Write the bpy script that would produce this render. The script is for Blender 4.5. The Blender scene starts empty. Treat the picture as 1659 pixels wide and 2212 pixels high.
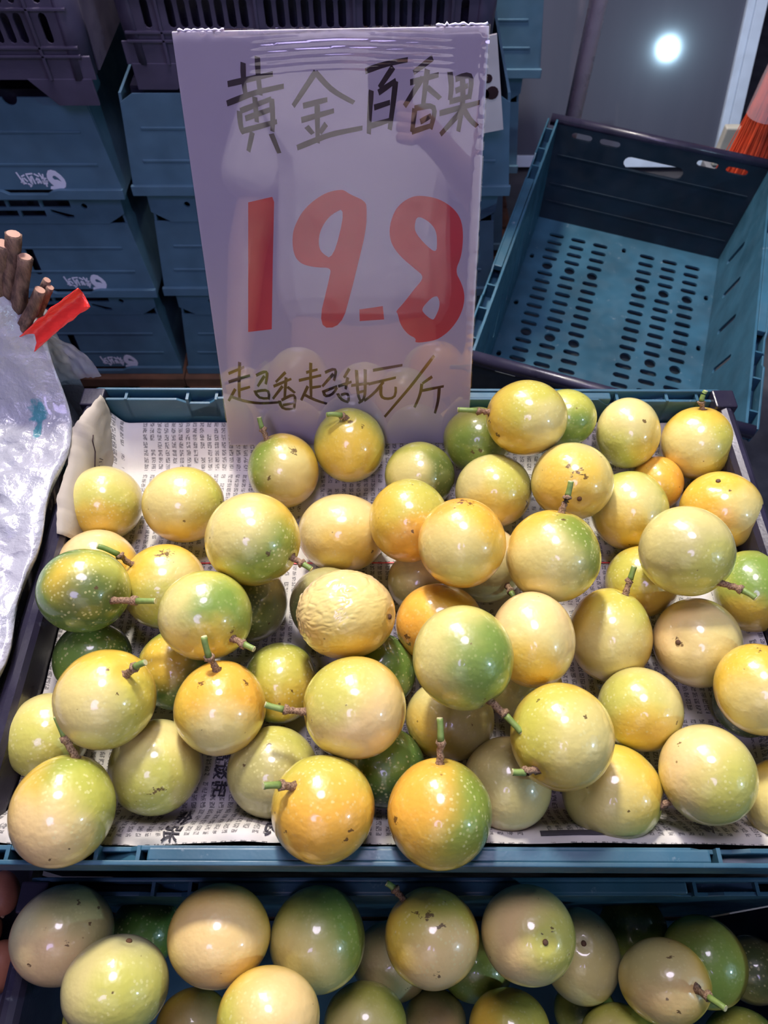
import bpy, bmesh, math, random
from mathutils import Vector, Matrix, noise
from mathutils.geometry import tessellate_polygon
R = math.radians
scene = bpy.context.scene
COL = scene.collection

# ---------------------------------------------------------------- camera
cam_d = bpy.data.cameras.new('camera')
cam = bpy.data.objects.new('camera', cam_d)
COL.objects.link(cam)
cam.location = (0, 0, 1.24)
cam.rotation_euler = (R(32.7), 0, 0)
cam_d.sensor_width = 36
cam_d.lens = 1570 / 2212 * 36
cam_d.clip_start = 0.01
cam_d.dof.use_dof = True
cam_d.dof.focus_distance = 0.55
cam_d.dof.aperture_fstop = 13
scene.camera = cam
# ---------------------------------------------------------------- world, exposure
scene.view_settings.view_transform = 'Standard'
scene.view_settings.look = 'None'
scene.view_settings.gamma = 1
scene.view_settings.use_curve_mapping = False
scene.view_settings.exposure = 0.03
w = bpy.data.worlds.new('market_night')
scene.world = w
w.use_nodes = True
bg = w.node_tree.nodes['Background']
bg.inputs[0].default_value = (0.30, 0.34, 0.62, 1)
bg.inputs[1].default_value = 0.09
scene.cycles.max_bounces = 4
scene.cycles.diffuse_bounces = 2
scene.cycles.glossy_bounces = 2
scene.cycles.transparent_max_bounces = 8
scene.cycles.use_light_tree = False
scene.cycles.caustics_reflective = False
scene.cycles.caustics_refractive = False


# ---------------------------------------------------------------- lights
def area(name, loc, target, size, power, color, shape='DISK'):
    d = bpy.data.lights.new(name, 'AREA')
    d.shape = shape
    d.size = size
    d.energy = power
    d.color = color
    o = bpy.data.objects.new(name, d)
    COL.objects.link(o)
    o.location = loc
    o.rotation_euler = (Vector(target) - Vector(loc)).to_track_quat('-Z', 'Y').to_euler()
    return o


# stall lamps and added fill lights: warm key hung beyond the crates, lavender tube overhead, cool market light behind the viewer
KEY = ((-0.20, 1.36, 2.26), (0.06, 0.25, 0.74), 0.22, 42, (1.0, 0.92, 0.80))
PANEL = ((-0.40, 1.62, 2.02), (0.02, 0.25, 0.74), 0.50, 18, (0.92, 0.86, 1.0))  # added emitter near the key, only broadens the highlights on the fruit
OVER = ((0.05, 0.60, 2.42), (0.02, 0.25, 0.74), 0.55, 15, (0.88, 0.78, 1.0))
COOL = ((1.763, -0.663, 1.572), (0.2, 0.6, 0.6), 0.075, 9, (0.50, 0.78, 1.0))
FRONT = ((-0.3, -1.35, 3.0), (-0.1, 0.8, 0.7), 0.9, 23, (0.60, 0.50, 1.0))  # unseen fill standing in for ambient light on the sign and stack fronts
area('overhead_light', *OVER)
area('ambience_fill_light', *FRONT)
area('tube_panel_light', *PANEL, shape='SQUARE')

# ---------------------------------------------------------------- helpers
def smooth(a, b, t):
    t = max(0.0, min(1.0, (t - a) / (b - a)))
    return t * t * (3 - 2 * t)


def tag(o, label=None, cat=None, group=None, kind=None):
    if label: o['label'] = label
    if cat: o['category'] = cat
    if group: o['group'] = group
    if kind: o['kind'] = kind
    return o


def empty(name, loc=(0, 0, 0), rot=(0, 0, 0), parent=None):
    o = bpy.data.objects.new(name, None)
    COL.objects.link(o)
    o.location = loc
    o.rotation_euler = rot
    o.empty_display_size = 0.05
    if parent: o.parent = parent
    return o


def link(name, me, mat=None, parent=None, shade=False):
    o = bpy.data.objects.new(name, me)
    COL.objects.link(o)
    if mat: me.materials.append(mat)
    if parent: o.parent = parent
    if shade:
        me.polygons.foreach_set('use_smooth', [True] * len(me.polygons))
    return o


def copy_tree(o, parent=None):
    c = o.copy()
    COL.objects.link(c)
    c.parent = parent
    for ch in list(o.children):
        copy_tree(ch, c)
    return c


class MB:
    """collects shapes for one mesh"""
    def __init__(s):
        s.v = []; s.f = []

    def add(s, vs, fs):
        k = len(s.v)
        s.v += [tuple(p) for p in vs]
        s.f += [tuple(i + k for i in f) for f in fs]
        return s

    def box(s, x0, x1, y0, y1, z0, z1, M=None, taper=0.0):
        t = taper
        vs = [(x0 + t, y0 + t, z0), (x1 - t, y0 + t, z0), (x1 - t, y1 - t, z0), (x0 + t, y1 - t, z0),
              (x0, y0, z1), (x1, y0, z1), (x1, y1, z1), (x0, y1, z1)]
        if M: vs = [M @ Vector(p) for p in vs]
        return s.add(vs, [(3, 2, 1, 0), (4, 5, 6, 7), (0, 1, 5, 4), (1, 2, 6, 5), (2, 3, 7, 6), (3, 0, 4, 7)])

    def plate(s, outline, holes, th, O, U, V):
        """flat sheet with holes, thickness th along U x V"""
        O, U, V = Vector(O), Vector(U).normalized(), Vector(V).normalized()
        N = U.cross(V)
        loops = [outline] + list(holes)
        tris = tessellate_polygon([[Vector((p[0], p[1], 0)) for p in l] for l in loops])
        flat = [p for l in loops for p in l]
        n = len(flat)
        top = [O + U * p[0] + V * p[1] + N * th for p in flat]
        bot = [O + U * p[0] + V * p[1] for p in flat]
        fs = []
        for a, b, c in tris:
            A, B, C = flat[a], flat[b], flat[c]
            cr = (B[0] - A[0]) * (C[1] - A[1]) - (B[1] - A[1]) * (C[0] - A[0])
            if cr < 0: b, c = c, b
            fs += [(a, b, c), (a + n, c + n, b + n)]
        k = 0
        for li, l in enumerate(loops):
            m = len(l)
            ar = sum(l[i][0] * l[(i + 1) % m][1] - l[(i + 1) % m][0] * l[i][1] for i in range(m))
            ccw = (ar > 0) == (li == 0)
            for i in range(m):
                a, b = k + i, k + (i + 1) % m
                fs.append((b, a, a + n, b + n) if ccw else (a, b, b + n, a + n))
            k += m
        return s.add(top + bot, fs)

    def tube(s, pts, rad, seg=8, cap=True):
        pts = [Vector(p) for p in pts]
        n = len(pts)
        ref = Vector((0.31, 0.52, 0.79))
        vs = []; fs = []
        for i, p in enumerate(pts):
            t = (pts[min(i + 1, n - 1)] - pts[max(i - 1, 0)]).normalized()
            a = t.cross(ref)
            if a.length < 1e-3: a = t.cross(Vector((1, 0, 0)))
            a.normalize()
            b = t.cross(a)
            for j in range(seg):
                th = 2 * math.pi * j / seg
                r = rad[i] if not callable(rad) else rad(i, j)
                vs.append(p + a * math.cos(th) * r + b * math.sin(th) * r)
        for i in range(n - 1):
            for j in range(seg):
                k = (j + 1) % seg
                fs.append((i * seg + j, i * seg + k, (i + 1) * seg + k, (i + 1) * seg + j))
        if cap:
            fs.append(tuple(range(seg - 1, -1, -1)))
            fs.append(tuple((n - 1) * seg + j for j in range(seg)))
        return s.add(vs, fs)

    def grid(s, nu, nv, fn, flip=False):
        vs = [fn(i / nu, j / nv) for j in range(nv + 1) for i in range(nu + 1)]
        fs = []
        for j in range(nv):
            for i in range(nu):
                a = j * (nu + 1) + i
                q = (a, a + 1, a + nu + 2, a + nu + 1)
                fs.append(q[::-1] if flip else q)
        return s.add(vs, fs)

    def build(s, name, mat=None, parent=None, shade=False, bevel=0.0, solid=0.0):
        me = bpy.data.meshes.new(name)
        me.from_pydata(s.v, [], s.f)
        me.validate()
        me.update()
        o = link(name, me, mat, parent, shade)
        if solid:
            m = o.modifiers.new('thickness', 'SOLIDIFY'); m.thickness = solid; m.offset = 0
        if bevel:
            m = o.modifiers.new('bevel', 'BEVEL'); m.width = bevel; m.segments = 2; m.limit_method = 'ANGLE'; m.angle_limit = R(40)
        return o


def slot(cx, cy, w, h, ang=0.0, n=5):
    """rounded slot outline, long along y"""
    r = w / 2
    pts = []
    for k in range(n + 1):
        a = math.pi * k / n
        pts.append((r * math.cos(a), h / 2 - r + r * math.sin(a)))
    for k in range(n + 1):
        a = math.pi + math.pi * k / n
        pts.append((r * math.cos(a), -h / 2 + r + r * math.sin(a)))
    c, s = math.cos(ang), math.sin(ang)
    return [(cx + c * x - s * y, cy + s * x + c * y) for x, y in pts]


def circ(cx, cy, r, n=14):
    return [(cx + r * math.cos(2 * math.pi * k / n), cy + r * math.sin(2 * math.pi * k / n)) for k in range(n)]


def rect(x0, x1, y0, y1):
    return [(x0, y0), (x1, y0), (x1, y1), (x0, y1)]


# ---------------------------------------------------------------- materials
class NT:
    def __init__(s, name):
        s.m = bpy.data.materials.new(name)
        s.m.use_nodes = True
        s.t = s.m.node_tree
        s.b = s.t.nodes['Principled BSDF']
        s.out = s.t.nodes['Material Output']

    def n(s, typ, **kw):
        nd = s.t.nodes.new(typ)
        for k, v in kw.items(): setattr(nd, k, v)
        return nd

    def put(s, sock, val):
        if isinstance(val, bpy.types.NodeSocket): s.t.links.new(val, sock)
        elif val is not None:
            if hasattr(sock.default_value, '__len__') and not hasattr(val, '__len__'): val = (val,) * len(sock.default_value)
            if hasattr(val, '__len__') and len(val) == 3 and len(sock.default_value) == 4: val = (*val, 1)
            sock.default_value = val

    def math(s, op, a, b=None, c=None, clamp=False):
        nd = s.n('ShaderNodeMath', operation=op, use_clamp=clamp)
        s.put(nd.inputs[0], a)
        if b is not None: s.put(nd.inputs[1], b)
        if c is not None: s.put(nd.inputs[2], c)
        return nd.outputs[0]

    def vmath(s, op, a, b=None):
        nd = s.n('ShaderNodeVectorMath', operation=op)
        s.put(nd.inputs[0], a)
        if b is not None: s.put(nd.inputs[1], b)
        return nd.outputs['Value'] if op in ('DOT_PRODUCT', 'LENGTH', 'DISTANCE') else nd.outputs[0]

    def scale(s, a, k):
        nd = s.n('ShaderNodeVectorMath', operation='SCALE')
        s.put(nd.inputs[0], a); nd.inputs['Scale'].default_value = k
        return nd.outputs[0]

    def ramp(s, v, a, b, lo=0.0, hi=1.0, smooth=True):
        nd = s.n('ShaderNodeMapRange', interpolation_type='SMOOTHSTEP' if smooth else 'LINEAR')
        s.put(nd.inputs['Value'], v)
        nd.inputs['From Min'].default_value = a; nd.inputs['From Max'].default_value = b
        nd.inputs['To Min'].default_value = lo; nd.inputs['To Max'].default_value = hi
        return nd.outputs[0]

    def mix(s, f, a, b):
        nd = s.n('ShaderNodeMix', data_type='RGBA')
        s.put(nd.inputs[0], f); s.put(nd.inputs[6], a); s.put(nd.inputs[7], b)
        return nd.outputs[2]

    def noise(s, vec, scale, detail=2.0, rough=0.5, out='Fac'):
        nd = s.n('ShaderNodeTexNoise')
        if vec is not None: s.put(nd.inputs['Vector'], vec)
        nd.inputs['Scale'].default_value = scale; nd.inputs['Detail'].default_value = detail; nd.inputs['Roughness'].default_value = rough
        return nd.outputs[out]

    def obj(s):
        return s.n('ShaderNodeTexCoord').outputs['Object']

    def bump(s, h, strength=0.3, dist=0.001):
        nd = s.n('ShaderNodeBump')
        nd.inputs['Strength'].default_value = strength; nd.inputs['Distance'].default_value = dist
        s.put(nd.inputs['Height'], h)
        s.t.links.new(nd.outputs[0], s.b.inputs['Normal'])

    def set(s, **kw):
        for k, v in kw.items(): s.put(s.b.inputs[k.replace('_', ' ')], v)
        return s.m


def plastic(name, col, rough=0.4, var=0.25, bump=0.0, scuff=0.0, spec=0.5):
    t = NT(name)
    o = t.obj()
    f = t.ramp(t.noise(o, 14, 2, 0.6), 0.3, 0.7)
    c = t.mix(f, tuple(x * (1 - var) for x in col), tuple(x * (1 + var) for x in col))
    if scuff:
        sf = t.ramp(t.noise(t.vmath('MULTIPLY', o, (1, 1, 3)), 90, 5, 0.7), 0.62, 0.75)
        c = t.mix(t.math('MULTIPLY', sf, scuff), c, (0.42, 0.48, 0.52))
    t.set(Base_Color=c, Roughness=t.ramp(t.noise(o, 40, 1), 0.3, 0.7, rough * 0.8, rough * 1.25), Specular_IOR_Level=spec)
    if bump: t.bump(t.noise(o, 500, 0), bump, 0.0005)
    return t.m


TEAL = plastic('teal_plastic', (0.030, 0.098, 0.150), 0.42, 0.2, 0.1, 0.35)
TEAL_STACK = plastic('teal_plastic_matte', (0.070, 0.150, 0.215), 0.55, 0.12, 0.1, 0.05)
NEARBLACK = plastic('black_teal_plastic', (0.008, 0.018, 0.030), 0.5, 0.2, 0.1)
DARK = plastic('dark_violet_plastic', (0.022, 0.020, 0.040), 0.32, 0.25, 0.12, 0.12)
BLACKP = plastic('black_crate_plastic', (0.060, 0.052, 0.090), 0.5, 0.2, 0.1)
WHITEINK = plastic('white_ink', (0.72, 0.74, 0.86), 0.6, 0.05)
RED = plastic('red_paint', (0.86, 0.075, 0.085), 0.5, 0.08)
INK = plastic('black_marker', (0.030, 0.010, 0.012), 0.5, 0.4)
STEMBROWN = None


def mat_stem():
    t = NT('dry_stem')
    o = t.obj()
    f = t.noise(o, 900, 4, 0.7)
    t.set(Base_Color=t.mix(t.ramp(f, 0.35, 0.65), (0.12, 0.06, 0.032), (0.42, 0.28, 0.17)), Roughness=0.8)
    t.bump(f, 0.8, 0.001)
    return t.m


def mat_green():
    t = NT('green_stalk')
    o = t.obj()
    t.set(Base_Color=t.mix(t.noise(o, 200, 2), (0.09, 0.17, 0.035), (0.28, 0.38, 0.10)), Roughness=0.5)
    return t.m


STEMBROWN = mat_stem()
GREEN = mat_green()
CUT = plastic('cut_stalk_end', (0.55, 0.52, 0.28), 0.7, 0.15)
NAVEL = plastic('dry_navel', (0.12, 0.06, 0.03), 0.8, 0.3)

FC = {'Y': (0.74, 0.49, 0.060), 'C': (0.70, 0.61, 0.23), 'K': (0.80, 0.59, 0.27), 'O': (0.80, 0.41, 0.055),
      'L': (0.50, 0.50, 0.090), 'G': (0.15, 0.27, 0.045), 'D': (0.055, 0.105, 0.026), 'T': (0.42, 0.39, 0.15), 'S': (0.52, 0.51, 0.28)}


def rind(i, base, patches, scars, r, wrinkled=False):
    t = NT('rind_%02d' % i)
    o = t.obj()
    n = t.scale(o, 1.0 / r)
    seed = t.vmath('ADD', o, (i * 0.37, i * 0.71, -i * 0.53))
    nz = t.noise(seed, 38, 2, 0.55)
    nz2 = t.noise(seed, 120, 1, 0.6)
    col = t.mix(t.ramp(nz, 0.3, 0.7), tuple(x * 0.90 for x in FC[base]), tuple(min(1, x * 1.06) for x in FC[base]))
    green = None
    for c, x, y, z, sz in patches:
        d = t.vmath('DOT_PRODUCT', n, (x, y, z))
        d = t.math('MULTIPLY_ADD', t.math('SUBTRACT', nz, 0.5), 0.55, d)
        f = t.ramp(d, 1 - sz * 1.25, 1 - sz * 0.05)
        col = t.mix(t.math('MULTIPLY', f, 0.88), col, FC[c])
        if c in 'GDL': green = f if green is None else t.math('MAXIMUM', green, f)
    if base in 'GDL' or green is None: green = 0.85 if base in 'GD' else 0.35
    else: green = t.math('MULTIPLY_ADD', green, 0.75, 0.18)
    # pale pores in the skin
    vo = t.n('ShaderNodeTexVoronoi')
    t.put(vo.inputs['Vector'], seed); vo.inputs['Scale'].default_value = 310; vo.inputs['Randomness'].default_value = 1
    sp = t.ramp(vo.outputs['Distance'], 0.20, 0.36, 1, 0)
    sp = t.math('MULTIPLY', sp, t.ramp(nz2, 0.38, 0.55))
    sp = t.math('MULTIPLY', sp, green)
    col = t.mix(t.math('MULTIPLY', sp, 0.50), col, (0.74, 0.72, 0.34))
    # scabs and scratches with a place of their own
    n3 = t.noise(t.vmath('MULTIPLY', seed, (1.0, 1.6, 0.8)), 260, 2, 0.7) if scars else None
    for x, y, z, sz in scars:
        dist = t.vmath('DISTANCE', n, (x, y, z))
        dist = t.math('MULTIPLY_ADD', t.math('SUBTRACT', n3, 0.5), sz * 3.2, dist)
        f = t.ramp(dist, sz * 0.20, sz * 0.42, 1, 0)
        col = t.mix(t.math('MULTIPLY', f, 0.85), col, (0.09, 0.040, 0.016))
    # tiny dirt specks
    vo2 = t.n('ShaderNodeTexVoronoi')
    t.put(vo2.inputs['Vector'], seed); vo2.inputs['Scale'].default_value = 75
    sp2 = t.math('MULTIPLY', t.ramp(vo2.outputs['Distance'], 0.045, 0.075, 1, 0), t.ramp(nz2, 0.50, 0.56))
    col = t.mix(t.math('MULTIPLY', sp2, 0.7), col, (0.16, 0.09, 0.03))
    t.set(Base_Color=col, Roughness=t.ramp(nz2, 0.3, 0.7, 0.32, 0.42), Specular_IOR_Level=0.5, Coat_Weight=0.85, Coat_Roughness=0.085)
    t.bump(t.noise(seed, 190, 1.5, 0.6), 0.42, 0.0011)
    return t.m


# ================================================================ the setting
def floor_mat():
    t = NT('market_floor')
    o = t.obj()
    f = t.noise(o, 9, 6, 0.65)
    t.set(Base_Color=t.mix(t.ramp(f, 0.3, 0.7), (0.040, 0.042, 0.050), (0.085, 0.088, 0.10)), Roughness=0.6)
    t.bump(t.noise(o, 120, 4), 0.3, 0.002)
    return t.m


fl = MB().box(-4, 4, -3, 5, -0.05, 0.0).build('floor', floor_mat())
tag(fl, kind='structure', label='dark grey concrete market floor')
wb = MB().box(-4, 4, 3.4, 3.5, 0, 3.2).build('wall_back', plastic('dark_wall', (0.03, 0.032, 0.05), 0.7))
tag(wb, kind='structure', label='dark back wall of the market')

# ================================================================ display crates
def display_crate(name, label, loc, H, rotz=0.0, back_only=False):
    t = empty(name, loc, (0, 0, rotz))
    tag(t, label, 'crate')
    g = 0.0105
    for s, nm in ((-1, 'front'), (1, 'back')):
        yo = s * 0.2
        yi = s * (0.2 - g)
        U = (1, 0, 0); V = (0, 0, 1)
        # inner wall with stepped top edge
        top = [(0.286, -0.004), (0.215, -0.004), (0.205, -0.009), (0.185, -0.009), (0.176, -0.002), (-0.176, -0.002), (-0.185, -0.009), (-0.205, -0.009), (-0.215, -0.004), (-0.286, -0.004)]
        out = [(-0.282, -H), (0.282, -H)] + top
        wl = MB().plate(out, [], 0.003, (0, yi + (0.0 if s < 0 else 0.003), 0), U, V).build(nm + '_wall', TEAL, t, bevel=0.0006)
        # outer lip
        MB().plate([(-0.296, -0.030), (0.296, -0.030), (0.296, -0.003), (0.288, 0.0), (0.19, 0.0), (-0.19, 0.0), (-0.288, 0.0), (-0.296, -0.003)], [], 0.003, (0, yo + (0.0015 if s < 0 else 0.0015), 0), U, V).build('rim_lip', TEAL, t, bevel=0.0008)
        ya, yb = sorted((yi, yo))
        # flat centre of the rim, trough floor and the ribs between the two lips
        MB().box(-0.172, 0.188, ya + 0.001, yb - 0.001, -0.012, -0.0015).build('rim_cap', TEAL, t, bevel=0.0015)
        MB().box(-0.288, 0.288, ya + 0.001, yb - 0.001, -0.030, -0.027).build('rim_trough', TEAL, t)
        for x in (-0.262, -0.205, -0.178, 0.194, 0.240, 0.268):
            MB().box(x - 0.0013, x + 0.0013, ya, yb, -0.028, -0.003).build('rib', TEAL, t)
        # sloped fillers where the cap steps down
        for x0, x1 in ((-0.205, -0.178), (0.194, 0.240)):
            MB().add([(x0, ya, -0.020), (x1, ya, -0.008), (x1, yb, -0.008), (x0, yb, -0.020), (x0, ya, -0.027), (x1, ya, -0.027), (x1, yb, -0.027), (x0, yb, -0.027)],
                     [(0, 1, 2, 3), (7, 6, 5, 4), (0, 4, 5, 1), (1, 5, 6, 2), (2, 6, 7, 3), (3, 7, 4, 0)]).build('rim_step', TEAL, t)
    for s in (-1, 1):
        x = s * 0.2905
        rl = MB()
        n = 10
        sec = [(-0.0075, -0.030), (-0.0075, -0.006), (-0.005, -0.001), (-0.001, 0.0015), (0.003, 0.001), (0.007, -0.003), (0.009, -0.009), (0.009, -0.030)]
        k = len(sec)
        vs = [(x + s * a, y, b) for y in (-0.178, 0.178) for a, b in sec]
        fs = [(i, (i + 1) % k, k + (i + 1) % k, k + i) for i in range(k)] + [tuple(range(k)), tuple(range(k, 2 * k))]
        e = rl.add(vs, fs).build('end_rail', DARK, t, bevel=0.0008)
        e['label'] = 'dark violet end rail'
        MB().plate([(-0.1885, -0.029), (-0.1885, -H), (0.1885, -H), (0.1885, -0.029)], [], 0.003, (x - s * 0.0045 - 0.0015, 0, 0), (0, 1, 0), (0, 0, 1)).build('end_wall', DARK, t)
        for sy in (-1, 1):
            MB().box(min(x - s * 0.010, x + s * 0.010), max(x - s * 0.010, x + s * 0.010), min(sy * 0.178, sy * 0.1985), max(sy * 0.178, sy * 0.1985), -0.032, 0.0025).build('corner_block', DARK, t, bevel=0.0015)
    MB().box(-0.284, 0.284, -0.186, 0.186, -H, -H + 0.004).build('floor_panel', TEAL, t)
    return t


UP = display_crate('display_crate', 'teal crate lined with newspaper holding passion fruit and the price sign', (0.0214, 0.261, 0.733), 0.150, R(-0.25))
LO = display_crate('display_crate', 'teal crate at the bottom edge, tucked under the rim of the newspaper lined one', (0.035, -0.1385, 0.643), 0.218)


def stand(name, label, x0, x1, y0, y1, z):
    t = empty(name, ((x0 + x1) / 2, (y0 + y1) / 2, 0))
    a, b = (x1 - x0) / 2, (y1 - y0) / 2
    wd = plastic('stand_wood', (0.10, 0.06, 0.035), 0.7)
    MB().box(-a, a, -b, b, z - 0.02, z).build('tabletop', wd, t)
    for sx in (-1, 1):
        for sy in (-1, 1):
            MB().box(sx * (a - 0.03) - 0.02, sx * (a - 0.03) + 0.02, sy * (b - 0.03) - 0.02, sy * (b - 0.03) + 0.02, 0, z - 0.02).build('leg', wd, t)
    tag(t, label, 'stand')
    return t


stand('display_stand', 'brown wooden stand under the newspaper lined crate', -0.28, 0.32, 0.075, 0.455, 0.583)
stand('display_stand', 'low brown wooden stand under the bottom crate', -0.30, 0.34, -0.34, 0.055, 0.425)

# ================================================================ newspaper
def paper_mat(name, base, text=True, ang=0.0):
    t = NT(name)
    o = t.obj()
    sx = t.n('ShaderNodeSeparateXYZ')
    t.put(sx.inputs[0], o)
    x, y = sx.outputs[0], sx.outputs[1]
    n = t.noise(o, 60, 3)
    col = t.mix(n, tuple(v * 0.93 for v in base), base)
    if text:
        p = 0.0068
        fx = t.math('FRACT', t.math('DIVIDE', x, p))
        row = t.math('MULTIPLY', t.math('GREATER_THAN', fx, 0.18), t.math('LESS_THAN', fx, 0.76))
        q = 0.0052
        fy = t.math('FRACT', t.math('DIVIDE', y, q))
        cel = t.math('GREATER_THAN', fy, 0.17)
        by = t.math('FRACT', t.math('DIVIDE', t.math('ADD', y, 0.013), 0.047))
        blk = t.math('LESS_THAN', by, 0.90)
        bx = t.math('FRACT', t.math('DIVIDE', t.math('ADD', x, 0.06), 0.171))
        blkx = t.math('LESS_THAN', bx, 0.90)
        ix = t.math('FLOOR', t.math('DIVIDE', x, p)); iy = t.math('FLOOR', t.math('DIVIDE', y, q))
        cb = t.n('ShaderNodeCombineXYZ'); t.put(cb.inputs[0], ix); t.put(cb.inputs[1], iy)
        wn = t.n('ShaderNodeTexWhiteNoise', noise_dimensions='2D'); t.put(wn.inputs['Vector'], cb.outputs[0])
        some = t.math('GREATER_THAN', wn.outputs['Value'], 0.06)
        g1 = t.math('GREATER_THAN', t.noise(t.vmath('MULTIPLY', o, (1.0, 2.4, 0)), 520, 1), 0.50)
        g2 = t.math('GREATER_THAN', t.noise(t.vmath('MULTIPLY', t.vmath('ADD', o, (3, 1, 0)), (2.4, 1.0, 0)), 520, 1), 0.53)
        gl = t.math('MAXIMUM', g1, g2)
        m = row
        for k in (cel, blk, blkx, some, gl): m = t.math('MULTIPLY', m, k)
        col = t.mix(t.math('MULTIPLY', m, 0.70), col, (0.045, 0.045, 0.055))
    t.set(Base_Color=col, Roughness=0.8, Specular_IOR_Level=0.2)
    t.bump(t.noise(o, 160, 4, 0.6), 0.25, 0.001)
    return t.m


PAPER = paper_mat('newsprint', (0.62, 0.60, 0.57))
BEIGE = paper_mat('plain_newsprint_margin', (0.40, 0.36, 0.30), text=False)
PX0, PX1, PY0, PY1 = -0.2625, 0.305, 0.0755, 0.4475


def paper_z(x, y):
    z = 0.6745
    cr = noise.noise((x * 22, y * 22, 1.3)) * 0.0022 + noise.noise((x * 55, y * 55, 4.1)) * 0.0008
    z += cr
    z += smooth(0.408, 0.447, y) * 0.027
    f = smooth(0.106, 0.079, y)
    z += f * (0.036 + 0.012 * noise.noise((x * 16, 3.0, 0.5)))
    z += smooth(-0.245, -0.263, x) * 0.02 + smooth(0.285, 0.297, x) * 0.02
    # crumpled folds near the front left, standing clear of the rim
    w_ = smooth(0.122, 0.098, y) * smooth(-0.20, -0.17, x) * smooth(0.02, -0.03, x)
    z += w_ * 0.010 * abs(noise.noise((x * 30 + y * 25, y * 40, 7.7)))
    return z


npn = MB().grid(150, 110, lambda u, v: (PX0 + (PX1 - PX0) * u, PY0 + (PY1 - PY0) * v, paper_z(PX0 + (PX1 - PX0) * u, PY0 + (PY1 - PY0) * v))).build('newspaper', PAPER, None, True)
tag(npn, 'printed newspaper lining the bottom of the fruit crate', 'newspaper')
PRINT = plastic('newsprint_ink', (0.045, 0.042, 0.055), 0.8, 0.1)


def print_text(body, x, y, size, rot):
    c = bpy.data.curves.new('headline', 'FONT')
    c.body = body
    c.size = size
    c.space_character = 1.08
    c.offset = size * 0.012
    o = bpy.data.objects.new('headline', c)
    COL.objects.link(o)
    dg = bpy.context.evaluated_depsgraph_get()
    me = bpy.data.meshes.new_from_object(o.evaluated_get(dg))
    bpy.data.objects.remove(o)
    bpy.data.curves.remove(c)
    bm = bmesh.new(); bm.from_mesh(me)
    bmesh.ops.subdivide_edges(bm, edges=[e for e in bm.edges if e.calc_length() > size * 0.15], cuts=2)
    bmesh.ops.triangulate(bm, faces=bm.faces)
    cs, sn = math.cos(rot), math.sin(rot)
    for v in bm.verts:
        a, b = v.co.x, v.co.y
        X, Y = x + cs * a - sn * b, y + sn * a + cs * b
        v.co = (X, Y, paper_z(X, Y) + 0.0011)
    bm.to_mesh(me); bm.free()
    me.name = 'headline'
    return link('headline', me, PRINT, npn)


print_text('高谈起', -0.1255, 0.1505, 0.0125, R(-93))
print_text('金张', -0.147, 0.1035, 0.0130, R(-95))
print_text('念', -0.079, 0.0935, 0.0140, R(-90))
print_text('金', 0.216, 0.0960, 0.0140, R(-90))
MB().grid(60, 1, lambda u, v: (PX0 + 0.02 + 0.5 * u, 0.3085 + 0.0012 * v, paper_z(PX0 + 0.02 + 0.5 * u, 0.3085) + 0.001)).build('red_rule', RED, npn)
MB().grid(30, 3, lambda u, v: (0.105 + 0.045 * u, 0.0805 + 0.0035 * v, paper_z(0.105 + 0.045 * u, 0.0805 + 0.0035 * v) + 0.001)).build('black_bar', PRINT, npn)

# upturned margin along the left wall
FT = [(-0.260, 0.448, 0.740), (-0.268, 0.415, 0.748), (-0.274, 0.395, 0.749), (-0.270, 0.367, 0.743), (-0.272, 0.336, 0.742), (-0.266, 0.303, 0.736)]
FB = [(-0.258, 0.446, 0.694), (-0.258, 0.420, 0.680), (-0.258, 0.400, 0.679), (-0.259, 0.369, 0.679), (-0.259, 0.344, 0.679), (-0.259, 0.315, 0.679)]


def flap(u, v):
    k = min(int(u * 5), 4); f = u * 5 - k
    a = Vector(FT[k]).lerp(Vector(FT[k + 1]), f); b = Vector(FB[k]).lerp(Vector(FB[k + 1]), f)
    p = b.lerp(a, v)
    p.x = b.x + (a.x - b.x) * v ** 8 + 0.0012 + 0.0025 * abs(noise.noise((u * 6, v * 4, 2)))
    p.z += 0.003 * noise.noise((u * 25, 1, 1)) * v
    return p


fp = MB().grid(40, 14, flap).build('newspaper_flap', BEIGE, None, True, solid=0.0004)
tag(fp, 'torn beige newspaper margin folded up over the left rail', 'newspaper')


def ink_line(pts, name, parent, r=0.0005):
    return MB().tube(pts, [r] * len(pts), 5).build(name, INK, parent)


ink_line([flap(u, v) + Vector((0.0006, 0, 0)) for u, v in ((0.30, 0.80), (0.36, 0.78), (0.42, 0.66), (0.50, 0.60), (0.54, 0.50))], 'printed_curve', fp)
for k in range(9):
    u = 0.40 + 0.022 * k
    ink_line([flap(u, 0.42 + 0.03 * math.sin(k * 2.4)) + Vector((0.0006, 0, 0)), flap(u + 0.018, 0.50 - 0.02 * k / 9) + Vector((0.0006, 0, 0))], 'scribble', fp, 0.00035)

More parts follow.
